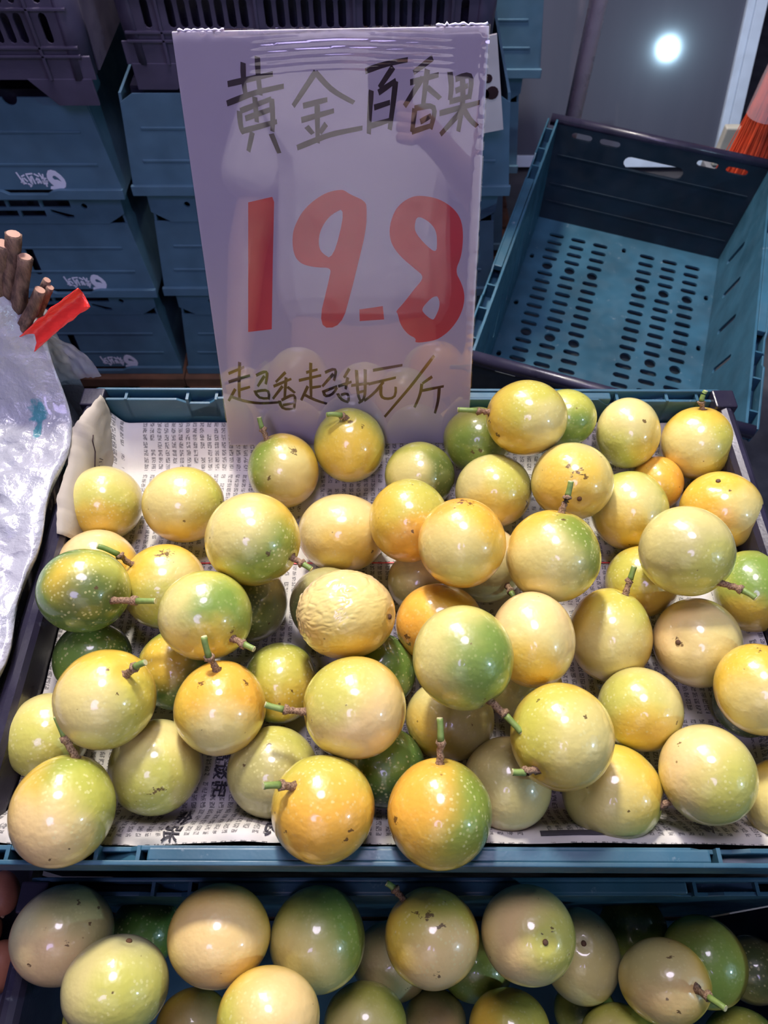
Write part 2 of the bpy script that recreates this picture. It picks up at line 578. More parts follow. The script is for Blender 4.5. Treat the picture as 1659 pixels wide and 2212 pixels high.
# ================================================================ passion fruit
def fruit_mesh(i, radii, er, ed, pole, wrinkled):
    bm = bmesh.new()
    bmesh.ops.create_icosphere(bm, subdivisions=7 if wrinkled else 5, radius=1.0)
    er, ed = Vector(er).normalized(), Vector(ed).normalized()
    ec = er.cross(ed).normalized()
    a, b, c = [x / 1000 for x in radii]
    off = Vector((i * 3.1, i * 1.7, i * 2.3))
    for v in bm.verts:
        n = v.co.normalized()
        k = 1 + 0.016 * noise.noise(n * 1.3 + off) + 0.004 * noise.noise(n * 4 + off)
        if pole is not None:
            d = n.dot(pole)
            k -= 0.030 * smooth(0.972, 0.999, d)
            k += 0.014 * smooth(0.55, 0.95, d) * (1 - smooth(0.95, 0.995, d))
        if wrinkled:
            q = n * 4.2 + off
            q = Vector((n.dot(er) * 2.0, n.dot(ed) * 6.0 + n.dot(er) * 1.6, n.dot(ec) * 3.0))
            wv = noise.noise(q + Vector((noise.noise(n * 3), noise.noise(n * 3 + Vector((5, 0, 0))), 0)) * 1.4)
            wv2 = noise.noise(q * 2.3)
            m = smooth(-0.5, 0.5, -n.dot(ed) * 0.6 - n.dot(er) * 0.8 + 0.15)
            k += (0.030 * (abs(wv) - 0.3) + 0.010 * (abs(wv2) - 0.3)) * (0.20 + m)
        x, y, z = n.dot(er) * a, n.dot(ed) * b, n.dot(ec) * c
        v.co = (er * x + ed * y + ec * z) * k
    me = bpy.data.meshes.new('passion_fruit')
    bm.to_mesh(me); bm.free()
    me.polygons.foreach_set('use_smooth', [True] * len(me.polygons))
    return me


def make_fruit(i, rec):
    crate, loc, radii, er, ed, base, patches, stem, navel, scars, label = rec
    wr = label.startswith('wrinkled')
    rm = radii[2] / 1000
    pole = None
    if stem: pole = Vector(stem[0]).normalized()
    elif navel: pole = Vector(navel).normalized()
    me = fruit_mesh(i, radii, er, ed, pole, wr)
    o = link('passion_fruit', me, rind(i, base, patches, scars, rm, wr))
    o.location = loc
    tag(o, label, 'passion fruit', 'passion fruit in the newspaper lined crate' if crate == 0 else 'passion fruit in the bottom crate')
    rnd = random.Random(i)
    if stem:
        p0, p1, p2 = [Vector(p) / 1000 for p in stem]
        pts = []; rad = []
        N = 9
        for k in range(N):
            f = k / (N - 1)
            p = p0.lerp(p1, f)
            p += Vector((rnd.uniform(-1, 1), rnd.uniform(-1, 1), rnd.uniform(-1, 1))) * 0.0004
            pts.append(p)
            rad.append(0.0025 - 0.0005 * f + 0.0012 * smooth(0.12, 0, f) + 0.0016 * smooth(0.72, 0.86, f) * (1 - smooth(0.97, 1.03, f) * 0.5) + rnd.uniform(-0.0002, 0.0002))
        jit = {}
        br = MB().tube(pts, lambda a, b: rad[a] * (1 + 0.12 * math.sin(b * 2.6 + a * 1.9)), 10).build('stem', STEMBROWN, o, True)
        d = (p2 - p1)
        bend = (p1 - p0).normalized() * d.length * 0.18
        gp = [p1.lerp(p2, k / 6) + bend * math.sin(math.pi * k / 6) * 0.8 for k in range(7)]
        if d.length > 0.003:
            gs = MB().tube(gp, [0.0024, 0.0022, 0.0021, 0.0021, 0.0021, 0.0021, 0.0022], 10).build('stalk', GREEN, br, True)
            gs['label'] = 'green stalk end'
            MB().tube([gp[-1], gp[-1] + d.normalized() * 0.0006], [0.0021, 0.0019], 10).build('cut_end', CUT, br)
    elif navel:
        q = Vector(navel).normalized()
        s = 1.0 / math.sqrt((q.dot(Vector(er)) / radii[0]) ** 2 + (q.dot(Vector(ed)) / radii[1]) ** 2 + (1 - q.dot(Vector(er)) ** 2 - q.dot(Vector(ed)) ** 2) / radii[2] ** 2) / 1000
        c = q * s * 0.962
        MB().tube([c, c + q * 0.0011, c + q * 0.0016], [0.0021, 0.0019, 0.0010], 10).build('navel', NAVEL, o, True)
    return o


FRUITS = [
(0,(-.0907,.386,.7075),(31.9,33.4,32.6),(.991,.08,-.111),(0,-.81,-.587),'Y',[('G',-.659,-.214,.721,.6),('C',.332,-.554,.764,.4)],[(-13.2,17.7,21.8),(-17.4,24.6,30.4),(-19.5,31.1,37.2)],None,[(.357,.002,.934,.22),(-.274,-.714,.644,.12)],'yellow passion fruit with green left cheek and upright brown stem before the price sign'),
(0,(-.0315,.4121,.7114),(32.7,33.9,33.3),(.999,.029,-.037),(0,-.789,-.615),'L',[('Y',.144,-.816,.559,.7)],[(-1.9,4.8,31.1),(-5.6,3.2,38.6),(-18.3,1.2,41.6)],None,[(.037,.007,.999,.14),(.387,-.082,.918,.1)],'olive yellow passion fruit touching the sign, cut green stem pointing left'),
(0,(.032,.3815,.7056),(31.3,30.9,31.1),(.999,-.028,.04),(-0,-.814,-.581),'L',[('D',.717,-.482,.503,.75),('C',-.444,-.521,.729,.4)],None,None,[],"small lime passion fruit with dark green right side, in front of the sign's right corner"),
(0,(.0854,.417,.7127),(30.8,30.5,30.7),(.992,-.078,.099),(0,-.784,-.62),'L',[('G',-.316,-.794,.52,.6)],None,None,[(-.217,-.84,.498,.14),(-.02,-.827,.562,.1)],"green passion fruit half behind the big yellow one at the sign's right edge"),
(0,(.1211,.4005,.7638),(33.9,32,32.9),(.982,-.123,.146),(0,-.765,-.644),'Y',[('L',.025,-.284,.959,.6),('C',.563,-.725,.396,.4)],[(-31.4,2.6,4.6),(-42.9,2.3,6.8),(-58.5,3.2,7)],None,[(-.797,-.6,.061,.12),(-.964,-.234,.123,.15)],'big yellow passion fruit at the back, horizontal stem pointing at the sign'),
(0,(.1642,.4255,.7343),(26.7,25.7,26.2),(.97,-.155,.185),(0,-.765,-.644),'L',[('G',.095,-.937,.337,.5)],None,None,[],'pale green passion fruit peeking out behind the big yellow one at the back rim'),
(0,(.2217,.4172,.7226),(28.3,32.2,30.2),(.949,-.199,.246),(0,-.778,-.628),'C',[('L',-.49,-.871,-.035,.6),('Y',.617,-.737,.276,.4)],None,None,[(.167,-.306,.937,.12)],'cream passion fruit with a green underside against the back rim'),
(0,(.2874,.4135,.7126),(32,32.9,32.4),(.919,-.243,.31),(0,-.787,-.617),'Y',[('L',.239,-.675,.698,.45),('C',-.72,-.567,.399,.5)],[(.4,18,25.1),(-2.2,23.3,31.8),(-0,28.3,39.1)],None,[(-.198,-.914,.355,.1)],'yellow passion fruit in the back right corner with an upright stem'),
(0,(.0951,.3562,.719),(33,32.1,32.5),(.989,-.084,.123),(0,-.825,-.564),'C',[('Y',.082,-.944,.318,.5),('L',.5,.014,.866,.5)],None,None,[(.789,-.593,.159,.25)],'pale yellow passion fruit with a dark blotch at its right edge'),
(0,(.1565,.3481,.7448),(33.6,32.3,32.9),(.968,-.144,.205),(-0,-.818,-.575),'C',[('Y',-.346,-.54,.768,.7)],None,(-.047,-.87,.49),[(-.33,-.218,.918,.14),(-.126,-.376,.918,.2),(.054,-.472,.88,.14)],'cream yellow passion fruit with a long black scab across its top'),
(0,(.2124,.3406,.7116),(32.2,34.4,33.3),(.947,-.173,.269),(0,-.841,-.542),'L',[('C',-.222,-.441,.869,.6),('Y',-.409,-.906,.113,.5)],None,None,[(-.169,-.985,-.041,.08)],'yellow green passion fruit shaded by the black scabbed one'),
(0,(.2491,.3803,.696),(23.1,24.6,23.8),(.936,-.201,.288),(-0,-.82,-.573),'O',[('Y',-.351,-.536,.767,.4)],None,None,[],'small orange yellow passion fruit tucked behind its neighbours below the back right corner'),
(0,(.2907,.3404,.712),(33.7,33.6,33.7),(.908,-.228,.353),(0,-.84,-.542),'Y',[('C',.347,-.665,.662,.45),('O',-.584,-.801,.135,.5)],None,(-.318,.331,.888),[(-.172,-.04,.984,.06)],'golden passion fruit with a round stem scar on top, against the right rim'),
(0,(.2274,.2709,.7639),(34.1,33.7,33.9),(.924,-.19,.333),(0,-.869,-.495),'C',[('T',-.178,-.688,.704,.6),('L',.351,-.877,.328,.5)],[(18,-26.4,.5),(30.9,-35.5,5),(37.8,-42.3,6.3)],None,[(-.879,.312,.362,.08)],'large dented cream passion fruit whose brown and green stem points right'),
(0,(.3,.2662,.7059),(29.3,33.3,31.3),(.893,-.2,.402),(0,-.895,-.446),'L',[('G',-.121,-.047,.992,.6),('Y',-.433,-.901,.015,.4)],None,None,[],'green passion fruit at the right rim behind the large dented one'),
(0,(-.245,.3512,.7073),(32.6,32.5,32.5),(.934,.197,-.299),(0,-.835,-.55),'C',[('L',.443,-.648,.62,.7),('Y',.191,-.929,.318,.35)],None,None,[(.201,-.967,.158,.1)],'plain cream yellow passion fruit in the back left corner on the newspaper'),
(0,(-.1733,.3452,.7141),(34.8,32.9,33.8),(.964,.146,-.222),(-0,-.836,-.549),'Y',[('L',.605,-.044,.795,.5),('C',-.258,-.351,.9,.6)],None,None,[(.243,-.819,.519,.1),(.972,-.034,.234,.1)],'yellow green passion fruit, second from the left in the back, on open newspaper'),
(0,(-.238,.288,.7064),(32.2,31.1,31.7),(.931,.173,-.321),(0,-.88,-.475),'K',[('Y',.782,-.296,.549,.5)],None,None,[],'peach passion fruit half hidden behind the dark green one at the left rim'),
(0,(-.2236,.2436,.7523),(33.2,31.2,32.2),(.925,.17,-.339),(0,-.895,-.447),'G',[('Y',.174,-.202,.964,.4),('L',.754,.125,.645,.5),('D',.446,-.681,.581,.5)],[(26.3,-12.5,9.2),(47.3,-16.8,16.9),(61.2,-18.2,19.8)],None,[(.598,-.313,.738,.08)],'speckled dark green passion fruit at the left rim, stem pointing right'),
(0,(-.1769,.2668,.7128),(33.3,34.3,33.8),(.958,.13,-.256),(0,-.892,-.452),'Y',[('C',.559,-.282,.779,.4),('L',.031,-.896,.442,.5)],[(-20.7,6.8,22.9),(-29,9.9,35),(-42,11.7,44.8)],None,[(.19,.383,.904,.3)],'yellow passion fruit with scratched top, its green tipped stem pointing up left'),
(0,(-.0995,.2795,.7662),(35.5,35.3,35.4),(.984,.09,-.153),(0,-.861,-.508),'Y',[('G',.41,-.696,.589,.55),('C',-.366,.032,.93,.6)],[(30,-14.8,-.2),(39.6,-20.9,-.3),(45.6,-24.7,-1.2)],None,[(.456,-.684,.569,.1),(.824,-.562,.067,.12)],'big yellow passion fruit with green blush, brown stem at lower right'),
(0,(-.0356,.3187,.7103),(38,33.4,35.6),(.998,.03,-.049),(0,-.857,-.515),'K',[('C',-.148,-.123,.981,.6),('Y',.14,-.961,.239,.55)],None,None,[(.671,-.574,.469,.07),(.733,-.626,.265,.08)],'smooth cream passion fruit with yellow underside between two yellow green ones'),
(0,(.0201,.3098,.7446),(32.3,33.4,32.8),(.999,-.018,.029),(-0,-.848,-.53),'Y',[('L',.373,.01,.928,.7),('O',.176,-.96,.216,.5)],None,None,[(.067,-.724,.686,.08)],'yellow passion fruit with lime shoulder behind the orange gold one'),
(0,(.0572,.2697,.7776),(32.2,33,32.6),(.994,-.054,.092),(-0,-.864,-.504),'O',[('Y',.197,-.578,.792,.6),('C',-.397,-.624,.673,.5)],None,None,[(-.039,.619,.784,.25),(.101,.526,.844,.2)],'orange gold passion fruit with a brown scar at its crown'),
(0,(.126,.2652,.7654),(34.7,34.5,34.6),(.974,-.11,.197),(0,-.873,-.488),'Y',[('G',.41,-.26,.875,.55),('C',-.497,-.659,.565,.6)],[(5.1,24,21.4),(9.1,33.4,30.8),(11.1,41.7,37.9)],None,[(.074,.334,.94,.06)],'yellow passion fruit with green right shoulder and tall stem'),
(0,(-.1282,.22,.7601),(33.3,32,32.6),(.972,.098,-.214),(0,-.909,-.417),'L',[('C',-.4,-.554,.73,.8),('G',.561,-.345,.752,.4),('Y',.237,-.957,.168,.4)],[(22.3,-20.2,6),(32.1,-26.4,9.6),(38.9,-30.1,10.5)],None,[(.713,-.571,.406,.15)],'pale passion fruit with green blush, stubby brown stem at lower right'),
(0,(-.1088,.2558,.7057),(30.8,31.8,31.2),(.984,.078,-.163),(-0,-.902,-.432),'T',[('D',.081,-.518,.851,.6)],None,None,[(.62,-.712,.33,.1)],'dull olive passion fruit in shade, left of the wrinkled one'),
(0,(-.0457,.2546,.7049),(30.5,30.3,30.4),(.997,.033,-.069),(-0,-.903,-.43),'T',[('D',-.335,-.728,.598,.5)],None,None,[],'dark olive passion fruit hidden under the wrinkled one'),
(0,(-.0277,.2221,.7569),(35.8,32.2,34),(.999,.022,-.047),(0,-.909,-.418),'K',[('Y',.244,-.801,.546,.7),('C',.048,-.019,.999,.5)],None,(.921,-.207,.33),[],'wrinkled cream passion fruit with shrivelled skin'),
(0,(.0288,.2797,.698),(25.7,25.6,25.7),(.999,-.022,.042),(0,-.889,-.459),'K',[('T',-.342,-.675,.654,.6)],None,None,[],'tan passion fruit half hidden above the orange one'),
(0,(.0426,.2304,.722),(33.8,30.6,32.2),(.997,-.03,.068),(-0,-.914,-.406),'O',[('Y',.334,-.089,.938,.5)],None,None,[(-.792,-.49,.364,.18),(-.74,-.615,.274,.14)],'orange passion fruit with a black scab at its left side'),
(0,(.0523,.1795,.7826),(33.3,34,33.6),(.994,-.039,.099),(0,-.931,-.365),'L',[('C',-.489,-.02,.872,.8),('G',.46,-.459,.76,.55)],[(15.7,-27.5,-3),(25.3,-38,-3),(34.4,-48.6,-4)],None,[(.32,-.936,-.144,.1)],'big pale green passion fruit on top, stem bending down right'),
(0,(.1058,.2034,.755),(29.9,33.9,31.8),(.98,-.076,.182),(0,-.922,-.387),'K',[('C',.007,-.563,.826,.5),('Y',-.215,-.954,.207,.45)],None,None,[(.058,.629,.775,.08)],'pinkish cream passion fruit right of the big pale green one'),
(0,(.1769,.2261,.7088),(31.9,36.2,34),(.956,-.115,.27),(-0,-.92,-.392),'Y',[('L',.253,.023,.967,.55),('C',-.171,-.721,.672,.6)],[(10.3,24.4,20.4),(13.9,34.2,28.7),(16.8,42.3,34.9)],None,[(-.008,-1,-.026,.08)],'yellow passion fruit with green shoulder and short upright stem, beside the pinkish one'),
(0,(.2131,.2763,.7032),(29.2,29.4,29.3),(.943,-.152,.296),(0,-.889,-.458),'Y',[('L',-.742,-.008,.67,.5)],None,None,[],'yellow passion fruit mostly hidden under the large dented one'),
(0,(.2417,.2185,.7133),(32.5,34.1,33.3),(.921,-.15,.36),(0,-.924,-.383),'K',[('C',.143,-.638,.756,.6)],None,(-.726,-.264,.635),[(-.747,-.179,.64,.13),(-.688,-.297,.663,.1)],'pinkish cream passion fruit showing a brown navel with dry star mark'),
(0,(.2611,.1699,.747),(29,31.4,30.1),(.894,-.146,.423),(0,-.945,-.326),'Y',[('C',-.388,-.725,.569,.5)],None,None,[(-.142,.638,.757,.15)],'golden passion fruit cut off by the right edge, below the navelled one'),
(0,(.1871,.1658,.7153),(30.3,30,30.2),(.947,-.097,.307),(0,-.954,-.301),'C',[('L',-.667,-.026,.745,.7),('Y',-.23,-.871,.434,.5)],None,None,[(.562,-.518,.645,.1)],'pale green cream passion fruit with half its face in shade, mid right'),
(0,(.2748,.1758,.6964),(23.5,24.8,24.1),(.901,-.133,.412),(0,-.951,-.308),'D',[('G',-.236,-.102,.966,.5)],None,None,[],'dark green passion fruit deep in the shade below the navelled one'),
(0,(.0841,.2908,.7067),(31.9,32.1,32),(.991,-.066,.12),(-0,-.878,-.479),'K',[('T',-.126,-.786,.606,.6)],[(14.3,-23.9,11.1),(16.6,-33.4,14.2),(19.2,-38.8,15.3)],None,[],'tan passion fruit in the gap between the orange gold and tall stemmed ones'),
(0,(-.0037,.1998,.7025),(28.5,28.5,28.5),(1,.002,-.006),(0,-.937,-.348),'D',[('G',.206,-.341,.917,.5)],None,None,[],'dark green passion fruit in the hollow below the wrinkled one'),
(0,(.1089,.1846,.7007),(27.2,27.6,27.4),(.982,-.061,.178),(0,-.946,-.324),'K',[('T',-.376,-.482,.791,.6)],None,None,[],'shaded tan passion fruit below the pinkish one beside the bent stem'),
(0,(.0485,.1611,.7052),(33,29.6,31.2),(.996,-.025,.083),(-0,-.957,-.288),'C',[('Y',-.552,-.741,.381,.6),('T',.423,-.261,.868,.6)],None,None,[(.424,-.355,.833,.1)],'pale passion fruit with yellow lower left, under the big pale green one'),
(0,(.1155,.1328,.7635),(33.1,33.7,33.4),(.974,-.061,.219),(0,-.963,-.268),'Y',[('L',-.407,.057,.912,.6),('C',.404,-.34,.849,.5)],[(-19.8,-22.9,8.4),(-28.4,-25.4,11.6),(-36,-25.6,12.6)],None,[(-.536,.482,.693,.08),(.251,.095,.963,.08)],'big yellow passion fruit with short knobbly stem at its lower left'),
(0,(.0862,.1151,.7101),(30.6,31.5,31),(.988,-.033,.153),(0,-.977,-.212),'K',[('C',.057,-.585,.809,.6),('T',-.33,.319,.889,.6)],None,None,[],'cream passion fruit on the front newspaper under the short stemmed yellow one'),
(0,(.1586,.1094,.7081),(33.9,32.3,33.1),(.96,-.057,.275),(0,-.979,-.202),'L',[('Y',.133,0,.991,.7),('C',-.627,-.439,.644,.7)],[(27.4,-11.1,11.7),(39.3,-8.8,18.2),(46.5,-.1,23.5)],None,[(.039,-.531,.846,.06)],'yellow green passion fruit at the front, hooked stem on its right'),
(0,(.2179,.1159,.7326),(31.1,32.3,31.7),(.922,-.086,.376),(0,-.975,-.223),'C',[('K',-.703,.149,.695,.6),('L',.286,-.584,.76,.6)],None,None,[(-.663,.511,.547,.09)],'large pale cream passion fruit at front right with a tiny black hole'),
(0,(.281,.1036,.7034),(28.4,29.6,29),(.889,-.087,.449),(0,-.982,-.189),'Y',[('C',-.693,-.328,.642,.6)],None,None,[],'yellow passion fruit in the front right corner, cut off by the edge'),
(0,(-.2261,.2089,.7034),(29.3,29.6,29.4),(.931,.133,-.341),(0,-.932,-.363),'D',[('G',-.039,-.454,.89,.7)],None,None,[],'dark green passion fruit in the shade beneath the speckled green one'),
(0,(-.1892,.1599,.7559),(33.2,33.2,33.2),(.937,.109,-.33),(-0,-.95,-.314),'Y',[('L',.736,-.551,.393,.6),('C',-.186,-.578,.794,.5)],[(19.1,8.2,23.3),(27.9,10.3,33.4),(35,11.7,37.1)],None,[(.25,.238,.939,.13),(.527,-.17,.833,.06)],'big yellow passion fruit with stubby upturned stem on its top right, left side'),
(0,(-.1595,.2003,.7044),(29.4,30.6,30),(.963,.094,-.252),(0,-.937,-.35),'G',[('D',.54,-.474,.696,.6),('Y',-.153,-.049,.987,.4)],None,None,[],'green passion fruit wedged between two yellow ones on the left'),
(0,(-.1135,.1581,.7425),(31.3,31.9,31.6),(.977,.064,-.203),(0,-.953,-.303),'Y',[('O',.385,.129,.914,.6),('C',.17,-.809,.563,.4)],[(.3,17.4,24.2),(-3.2,22.5,38.1),(-5.6,32.2,47.8)],None,[(-.243,.169,.955,.14),(.639,.299,.709,.14),(-.167,-.695,.7,.08)],'golden passion fruit with thin scars and a tall knotted stem, left of centre'),
(0,(-.0789,.1898,.7037),(28.6,30.2,29.4),(.991,.046,-.129),(-0,-.943,-.334),'G',[('Y',.332,-.407,.851,.7),('L',.01,.299,.954,.5)],None,None,[(.425,-.483,.765,.08),(.119,-.758,.642,.08)],'green and gold passion fruit set low between two bigger yellow ones'),
(0,(-.0196,.1545,.7547),(34.7,33.9,34.3),(.999,.012,-.037),(0,-.953,-.303),'Y',[('K',.138,-.394,.909,.9),('L',-.472,.256,.843,.5)],[(-31.9,-4.9,5.7),(-47.1,-4.4,9.5),(-58.6,-2.2,12.6)],None,[(-.778,-.371,.507,.08)],'cream and yellow passion fruit in the middle, thin stem pointing left'),
(0,(-.2459,.1493,.7042),(29.2,30.5,29.8),(.915,.109,-.39),(0,-.963,-.269),'C',[('L',.179,-.627,.758,.8)],None,None,[],'pale green passion fruit in the front left corner partly behind two others'),
(0,(-.1621,.1268,.7073),(32.4,32.6,32.5),(.959,.066,-.276),(-0,-.973,-.232),'T',[('C',.464,-.005,.886,.6),('L',.321,-.753,.574,.6)],None,None,[(.246,-.679,.692,.18),(.394,-.623,.676,.14)],'olive cream passion fruit with a brown stain, on the front newspaper'),
(0,(-.0791,.1239,.7061),(32.1,31.2,31.7),(.99,.032,-.139),(-0,-.974,-.226),'C',[('L',.212,.41,.887,.6),('T',-.168,-.505,.847,.7)],None,None,[(.019,.347,.938,.08),(-.48,-.1,.871,.08)],'pale yellow green passion fruit crossed by stem shadow, on the front newspaper'),
(0,(-.039,.0917,.7461),(33.1,32.6,32.9),(.997,.014,-.076),(0,-.983,-.182),'Y',[('L',.055,.558,.828,.6),('O',.076,-.375,.924,.6)],[(-16.3,7.7,25.1),(-24,6.6,35.8),(-32.6,4.9,41.3)],None,[(.558,-.526,.642,.11),(.475,-.666,.575,.1),(-.599,-.537,.594,.09)],'golden passion fruit on the front rim, cut stem pointing left'),
(0,(.0357,.0889,.7446),(33.4,33.1,33.2),(.997,-.012,.07),(0,-.984,-.177),'Y',[('G',.648,-.135,.75,.75),('O',-.651,.172,.739,.6)],[(-0,26.1,16.9),(.5,38.7,26.7),(-0,51,33.1)],None,[(-.858,-.207,.471,.12)],'half gold half green speckled passion fruit on the front rim, stem straight up'),
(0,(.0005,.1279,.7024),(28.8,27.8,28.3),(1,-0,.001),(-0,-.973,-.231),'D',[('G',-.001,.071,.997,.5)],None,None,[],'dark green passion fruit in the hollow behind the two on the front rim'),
(0,(-.2068,.0913,.7423),(32.3,33.8,33),(.926,.068,-.372),(-0,-.984,-.18),'Y',[('G',.635,.329,.699,.55),('L',.79,-.111,.602,.6),('K',-.108,-.733,.671,.6)],[(5.6,29.3,10.9),(-1.2,41.7,20.2),(-6.7,52.4,27)],None,[(.121,-.908,.402,.08),(.462,-.748,.476,.05)],'large yellow passion fruit with speckled green shoulder at front left corner'),
(1,(-.2256,.026,.6502),(34.1,31.6,32.8),(.934,.016,-.357),(0,-.999,-.044),'S',[('T',.589,.369,.719,.6),('K',.058,-.731,.68,.5)],None,None,[(.463,.571,.678,.14),(.783,.483,.391,.1),(.768,.173,.617,.08),(.005,.056,.998,.07),(.444,-.189,.876,.09),(-.228,-.585,.778,.09)],'grey green passion fruit with dark scratches at the left of the lower crate'),
(1,(-.175,-.0042,.6737),(33.6,29.5,31.5),(.955,-.002,-.295),(0,-1,.007),'S',[('C',-.112,.007,.994,.7),('L',.638,-.295,.712,.6)],None,(.266,.853,.448),[(-.401,.157,.903,.06),(.246,-.093,.965,.05)],'big pale green passion fruit with brown dimple on top, lower crate, left'),
(1,(-.1126,.0251,.6655),(34.6,31.8,33.2),(.981,.008,-.192),(0,-.999,-.044),'Y',[('K',.089,-.242,.966,.9)],None,None,[(.243,-.681,.691,.05)],"peach yellow passion fruit in the lower crate, upper half in the rim's shadow"),
(1,(-.0468,.0237,.6459),(33.5,33.8,33.6),(.997,.003,-.078),(0,-.999,-.04),'L',[('G',.562,.269,.782,.8),('C',-.339,-.531,.777,.6)],None,None,[],'green shouldered passion fruit in the lower crate under the front rim'),
(1,(.0333,.0241,.6556),(32.7,31.1,31.9),(.998,-.002,.057),(0,-.999,-.041),'Y',[('L',.247,.161,.956,.7),('K',.253,-.534,.807,.5)],[(-18.7,21.7,8.1),(-26,29.1,11.2),(-31.2,32.4,12.5)],None,[(-.347,.416,.841,.17),(-.102,.362,.927,.17),(.145,.16,.976,.15),(.06,-.729,.682,.15)],'yellow passion fruit with a peeling brown scar, lower crate, centre'),
(1,(.1,.026,.6561),(32.6,31.2,31.9),(.986,-.007,.168),(0,-.999,-.044),'C',[('K',-.263,-.242,.934,.7),('L',.574,-.235,.784,.5)],None,(.189,-.193,.963),[(.348,.058,.936,.08),(.135,-.044,.99,.05)],'pale cream passion fruit with a brown navel, lower crate, right of centre'),
(1,(.1515,.015,.5852),(29.3,32.9,31),(.974,-.005,.225),(0,-1,-.023),'S',[('T',.097,.379,.92,.6),('C',-.385,-.518,.764,.6)],None,(-.12,.228,.966),[(-.118,.248,.961,.09)],'greyish passion fruit with a black star shaped navel, lower crate'),
(1,(.2004,-.0017,.6212),(31.3,27.4,29.3),(.951,.001,.308),(0,-1,.003),'Y',[('K',-.307,-.097,.947,.7),('T',-.485,.701,.522,.6)],[(12.3,-4.2,24.9),(15.6,-8.9,38.3),(21.5,-14.5,46.3)],None,[(-.026,.452,.891,.12),(-.289,-.348,.892,.06),(-.048,-.598,.8,.09)],'spotted yellow passion fruit with pale bent stem, lower crate, right'),
(1,(.2457,.0114,.5847),(30.7,31.6,31.1),(.936,-.006,.351),(0,-1,-.017),'L',[('G',-.149,-.217,.965,.6)],None,None,[],'lime green passion fruit at the right of the lower crate'),
(1,(-.0729,-.0206,.6817),(32.3,28.3,30.3),(.992,-.005,-.129),(0,-.999,.037),'Y',[('L',-.384,-.066,.921,.4),('K',.509,.33,.795,.7)],None,None,[],'bright yellow passion fruit at the bottom edge, lower crate, left of centre'),
(1,(-.1491,-.0305,.5446),(28.6,25.1,26.8),(.978,-.009,-.209),(-0,-.999,.044),'Y',[('K',.396,-.161,.904,.5)],None,None,[],'golden passion fruit at the bottom edge between two bigger ones'),
(1,(-.0139,-.0279,.5853),(30.6,26.9,28.7),(1,-.001,-.021),(0,-.999,.043),'L',[('C',-.181,-.361,.915,.6)],None,None,[],'lime yellow passion fruit at the bottom edge, lower crate, centre'),
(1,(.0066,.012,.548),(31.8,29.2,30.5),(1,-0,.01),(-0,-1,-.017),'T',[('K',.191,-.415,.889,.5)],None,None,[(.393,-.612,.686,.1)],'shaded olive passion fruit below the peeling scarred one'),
(1,(.0932,-.0314,.5773),(30,26.3,28.1),(.99,.007,.139),(0,-.999,.047),'Y',[('L',.378,.243,.894,.5)],None,None,[],'yellow passion fruit at the bottom edge below the pale navelled one'),
(1,(.1724,-.04,.5822),(28.9,25.3,27),(.967,.015,.253),(0,-.998,.061),'L',[('C',-.436,-.146,.888,.5)],None,None,[],'lime passion fruit just showing at the bottom edge left of the spotted one'),
(1,(-.2725,-.0268,.5414),(26.1,23.6,24.8),(.932,-.014,-.363),(0,-.999,.038),'Y',[('T',.315,.531,.787,.5)],None,None,[(.049,-.263,.963,.1)],'small dull yellow passion fruit under the scratched one at bottom left'),
(1,(.0746,.0082,.5443),(29.4,25.8,27.5),(.994,-.001,.107),(0,-1,-.012),'L',[('G',-.579,-.408,.706,.6)],None,None,[],'green passion fruit in shade between the scarred and navelled ones'),
(1,(.2774,-.0426,.5439),(27.9,24.5,26.1),(.929,.023,.369),(0,-.998,.061),'G',[('L',-.353,.354,.866,.5)],None,None,[],'green passion fruit in the bottom right corner of the picture'),
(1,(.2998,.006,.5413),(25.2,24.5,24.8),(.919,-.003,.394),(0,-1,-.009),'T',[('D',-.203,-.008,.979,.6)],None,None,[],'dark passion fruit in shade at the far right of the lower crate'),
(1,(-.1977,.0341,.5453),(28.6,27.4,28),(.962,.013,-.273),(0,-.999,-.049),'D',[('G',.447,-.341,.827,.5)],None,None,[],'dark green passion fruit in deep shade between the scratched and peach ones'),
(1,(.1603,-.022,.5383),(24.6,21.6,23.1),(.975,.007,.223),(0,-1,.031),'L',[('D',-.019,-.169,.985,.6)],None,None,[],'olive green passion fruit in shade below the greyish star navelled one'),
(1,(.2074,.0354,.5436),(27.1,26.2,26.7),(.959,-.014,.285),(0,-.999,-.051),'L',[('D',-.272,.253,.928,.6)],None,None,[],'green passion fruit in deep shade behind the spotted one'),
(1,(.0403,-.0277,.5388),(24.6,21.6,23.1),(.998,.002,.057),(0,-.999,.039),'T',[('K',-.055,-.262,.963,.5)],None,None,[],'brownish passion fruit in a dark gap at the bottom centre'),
]

for i, rec in enumerate(FRUITS):
    make_fruit(i, rec)

# ================================================================ price sign
SO = Vector((-0.0334, 0.4250, 0.6966))
sign = empty('price_sign', SO, (R(-25.18), R(-0.97), R(-0.07)))
tag(sign, 'tall white price sign with black handwriting and big red 19.8, leaning in the crate', 'sign')
SW, SH = 0.2247, 0.3272


def board_mat():
    t = NT('sign_board')
    o = t.obj()
    t.set(Base_Color=t.mix(t.noise(o, 20, 3), (0.66, 0.63, 0.70), (0.72, 0.69, 0.76)), Roughness=0.6)
    return t.m


